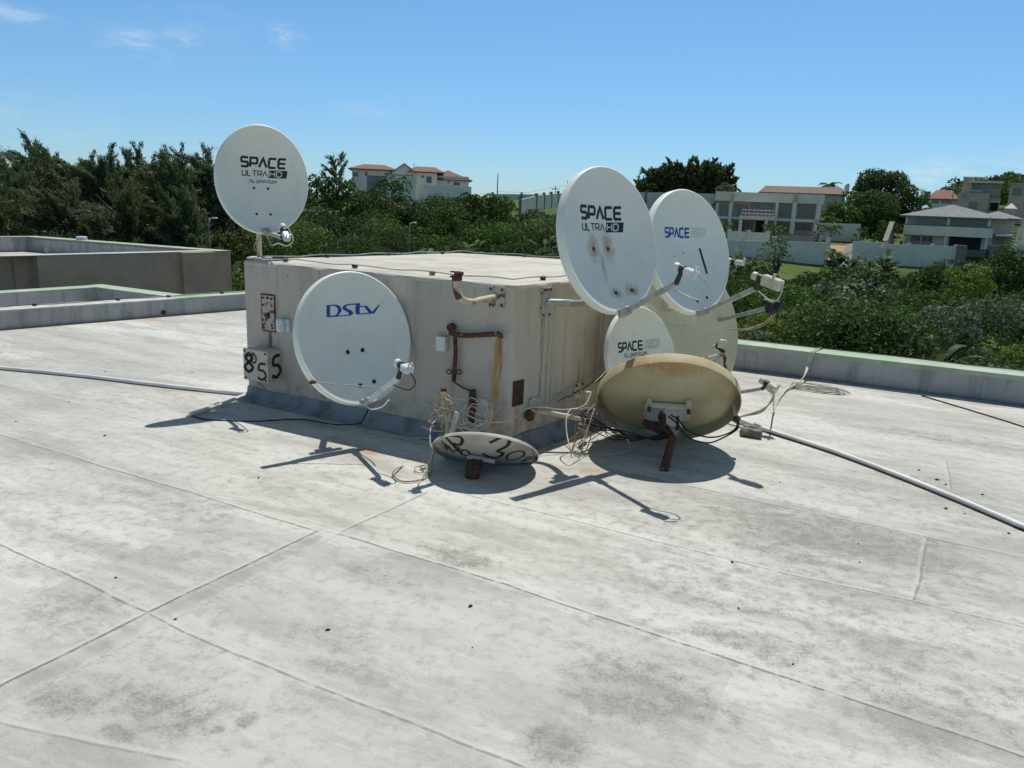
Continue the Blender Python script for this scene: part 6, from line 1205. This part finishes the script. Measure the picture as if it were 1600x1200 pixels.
# ------------------------------------------------------------------ boundary walls
def bwall(label, pts, m, pm, post=None, name='boundary_wall', cat='wall', pw=.4, th=.2, extra=2.0, psc=.25):
    t = thing(name, label, cat, D(pts[0][0], pts[0][2], pts[0][3]))
    for i in range(len(pts) - 1):
        a, b_ = pts[i], pts[i + 1]; A = D(a[0], a[1], a[3]); B = D(b_[0], b_[1], b_[3]); Ab = D(a[0], a[2], a[3]); Bb = D(b_[0], b_[2], b_[3]); d = (B - A); d.z = 0; d.normalize(); n = Vector((-d.y, d.x, 0)) * th / 2; mb = MB()
        mb.add([Ab - n - Vector((0, 0, extra)), Bb - n - Vector((0, 0, extra)), B - n, A - n, Ab + n - Vector((0, 0, extra)), Bb + n - Vector((0, 0, extra)), B + n, A + n], [(0, 1, 2, 3), (5, 4, 7, 6), (3, 2, 6, 7), (0, 3, 7, 4), (1, 5, 6, 2)]); mb.build('wall_panel', m, t, smooth=False)
        if post:
            k = max(1, round((B - A).length / post))
            for j in range(k + (i == len(pts) - 2)):
                f = j / k; p = A.lerp(B, f); pb_ = Ab.lerp(Bb, f); mb = MB(); mb.box(p.x - pw / 2, p.x + pw / 2, p.y - pw / 2, p.y + pw / 2, pb_.z - extra, p.z + psc); mb.box(p.x - pw * .62, p.x + pw * .62, p.y - pw * .62, p.y + pw * .62, p.z + psc + .001, p.z + psc + .09); mb.build('post', pm, t, smooth=False)
bwall('pale wall with many posts stepping up the lawn, left of the rust spotted dish', [(813, 312, 322, 108), (838, 306, 320, 112), (872, 302, 314, 122), (900, 300, 312, 132)], M_hw, M_stone, 3.2)
bwall('long low pale wall along the hill crest behind the dishes', [(770, 303, 309, 150), (860, 304, 310, 150), (960, 300, 308, 152), (1060, 301, 310, 150), (1180, 305, 314, 150)], M_hg, M_stone, 6)
bwall('short grey wall with posts under the hill house yard', [(618, 309, 320, 118), (660, 313, 322, 116)], M_wallp, M_hg, 3.5)
bwall('pale wall low on the lawn just left of the rust spotted dish', [(850, 335, 345, 92), (900, 337, 350, 92)], M_wallp, M_hg, 3.5)
bwall('white garden wall below the white house with taller pillars', [(1120, 374, 386, 97), (1160, 376, 389, 97), (1210, 377, 391, 97), (1294, 379, 397, 96)], M_wallp, M_wallp, 7.5, psc=.5)
bwall('white balustrade pillars wall in front of the white house lawn', [(1140, 361, 371, 103), (1200, 364, 374, 103)], M_wallp, M_wallp, 2.9, psc=.1, th=.1)
bwall('white boundary wall left of the driveway wall panels', [(1333, 377, 400, 97), (1383, 379, 401, 97)], M_wallp, M_wallp, None)
bwall('panelled white boundary wall in front of the grey roofed house', [(1384, 381, 403, 96.5), (1494, 385, 407, 96)], M_wallp, M_wallp, 3.0, pw=.3, psc=.1)
bwall('slanting stone edged wall at the left side of the grey roofed house', [(1383, 376, 398, 97), (1394, 346, 372, 108)], M_stone, M_stone, None, th=.6)
bwall('pale wall behind the driveway between the two large houses', [(1272, 348, 362, 112), (1345, 350, 366, 112)], M_wallp, M_wallp, None)
t = thing('driveway_gate', 'dark vertical bar driveway gate between stone pillars, right of the panelled wall', 'gate', D(1520, 405, 96))
for x0 in (1495, 1546): a = D(x0, 383, 96); c = D(x0 + 10, 407, 96); mb = MB(); mb.box(a.x, c.x, a.y - .4, a.y + .4, c.z - 1, a.z); mb.build('pillar', M_stone, t, smooth=False)
mb = MB(); a = D(1505.5, 388, 96); c = D(1545.5, 405, 96)
for q in np.linspace(a.x, c.x, 26): mb.box(q - .035, q + .035, a.y - .02, a.y + .02, c.z - .6, a.z - .1)
for z_ in (a.z - .15, c.z + .1): mb.box(a.x, c.x, a.y + .021, a.y + .06, z_, z_ + .1)
mb.build('bars', M_dark, t, smooth=False)
def ground_patch(name, pts, m, dz=.12, k=10):
    A, B, C_, E = [Vector(base_at(px, Y)) for px, Y in pts]; vs = []; fs = []
    for i in range(k + 1):
        for j in range(k + 1): p = A.lerp(B, i / k).lerp(E.lerp(C_, i / k), j / k); vs.append((p.x, p.y, hz(p.x, p.y) + dz + .2))
    for i in range(k):
        for j in range(k): fs.append((i * (k + 1) + j, (i + 1) * (k + 1) + j, (i + 1) * (k + 1) + j + 1, i * (k + 1) + j + 1))
    mb = MB(); mb.add(vs, fs); o = mb.build(name, m); fix_normals(o); tag(o, kind='structure')
ground_patch('paving', [(1294, 97), (1318, 97), (1330, 107), (1270, 107)], M_paving)
ground_patch('driveway', [(1316, 93), (1336, 93), (1380, 112), (1330, 108)], mat('driveway_grey', (.22, .20, .18), None, 2, .9), .16)
# ------------------------------------------------------------------ poles and lamps
def pole(name, label, cat, px, py0, py1, Y, r, top=None):
    b_ = D(px, py1, Y); e = D(px, py0, Y); b_ = Vector((e.x, e.y, min(b_.z, hz(e.x, e.y)) - .2)); t = thing(name, label, cat, b_); mb = MB(); mb.tube([b_, e], [r, r * .6], 8); mb.build('pole', M_steel, t)
    if top == 'lamp': mb = MB(); mb.tube([e, e + Vector((.3, 0, .06))], .02, 6); mb.cbox(e + Vector((.32, 0, .05)), .25, .12, .08, None, .02); mb.build('lamp_head', M_lnbw, t)
    if top == 'cross': mb = MB(); mb.box(e.x - .8, e.x + .8, e.y - .05, e.y + .05, e.z - .6, e.z - .45); mb.build('cross_arm', M_bark, t)
    return e
pole('lamp_post', 'slim pale lamp post against the dark trees left of the pole dish', 'lamp post', 326, 342, 385, 40, .035, 'lamp')
pole('lamp_post', 'slim pale lamp post in the bush above the middle of the housing top', 'lamp post', 640, 349, 385, 50, .045, 'lamp')
e0 = pole('utility_pole', 'tall pole standing alone on the hill crest right of the hill house', 'utility pole', 778, 272, 305, 140, .13, 'lamp'); e1 = pole('utility_pole', 'short wire pole on the crest left of the rust spotted dish', 'utility pole', 868, 291, 305, 160, .12, 'cross'); e2 = pole('utility_pole', 'thin pole touching the rust spotted dish rim', 'utility pole', 887, 282, 305, 150, .1)
pole('utility_pole', 'utility pole left of the beige tower house', 'utility pole', 1494, 275, 300, 150, .14, 'cross')
mb = MB(); mb.tube([e0 - Vector((0, 0, 3.0)), (e0 + e1) / 2 - Vector((0, 0, 2.2)), e1], .02, 5); mb.tube([e1, e2 - Vector((0, 0, 1))], .02, 5); tag(mb.build('overhead_wire', M_bcable), 'thin overhead wire between the poles on the hill crest', 'wire')
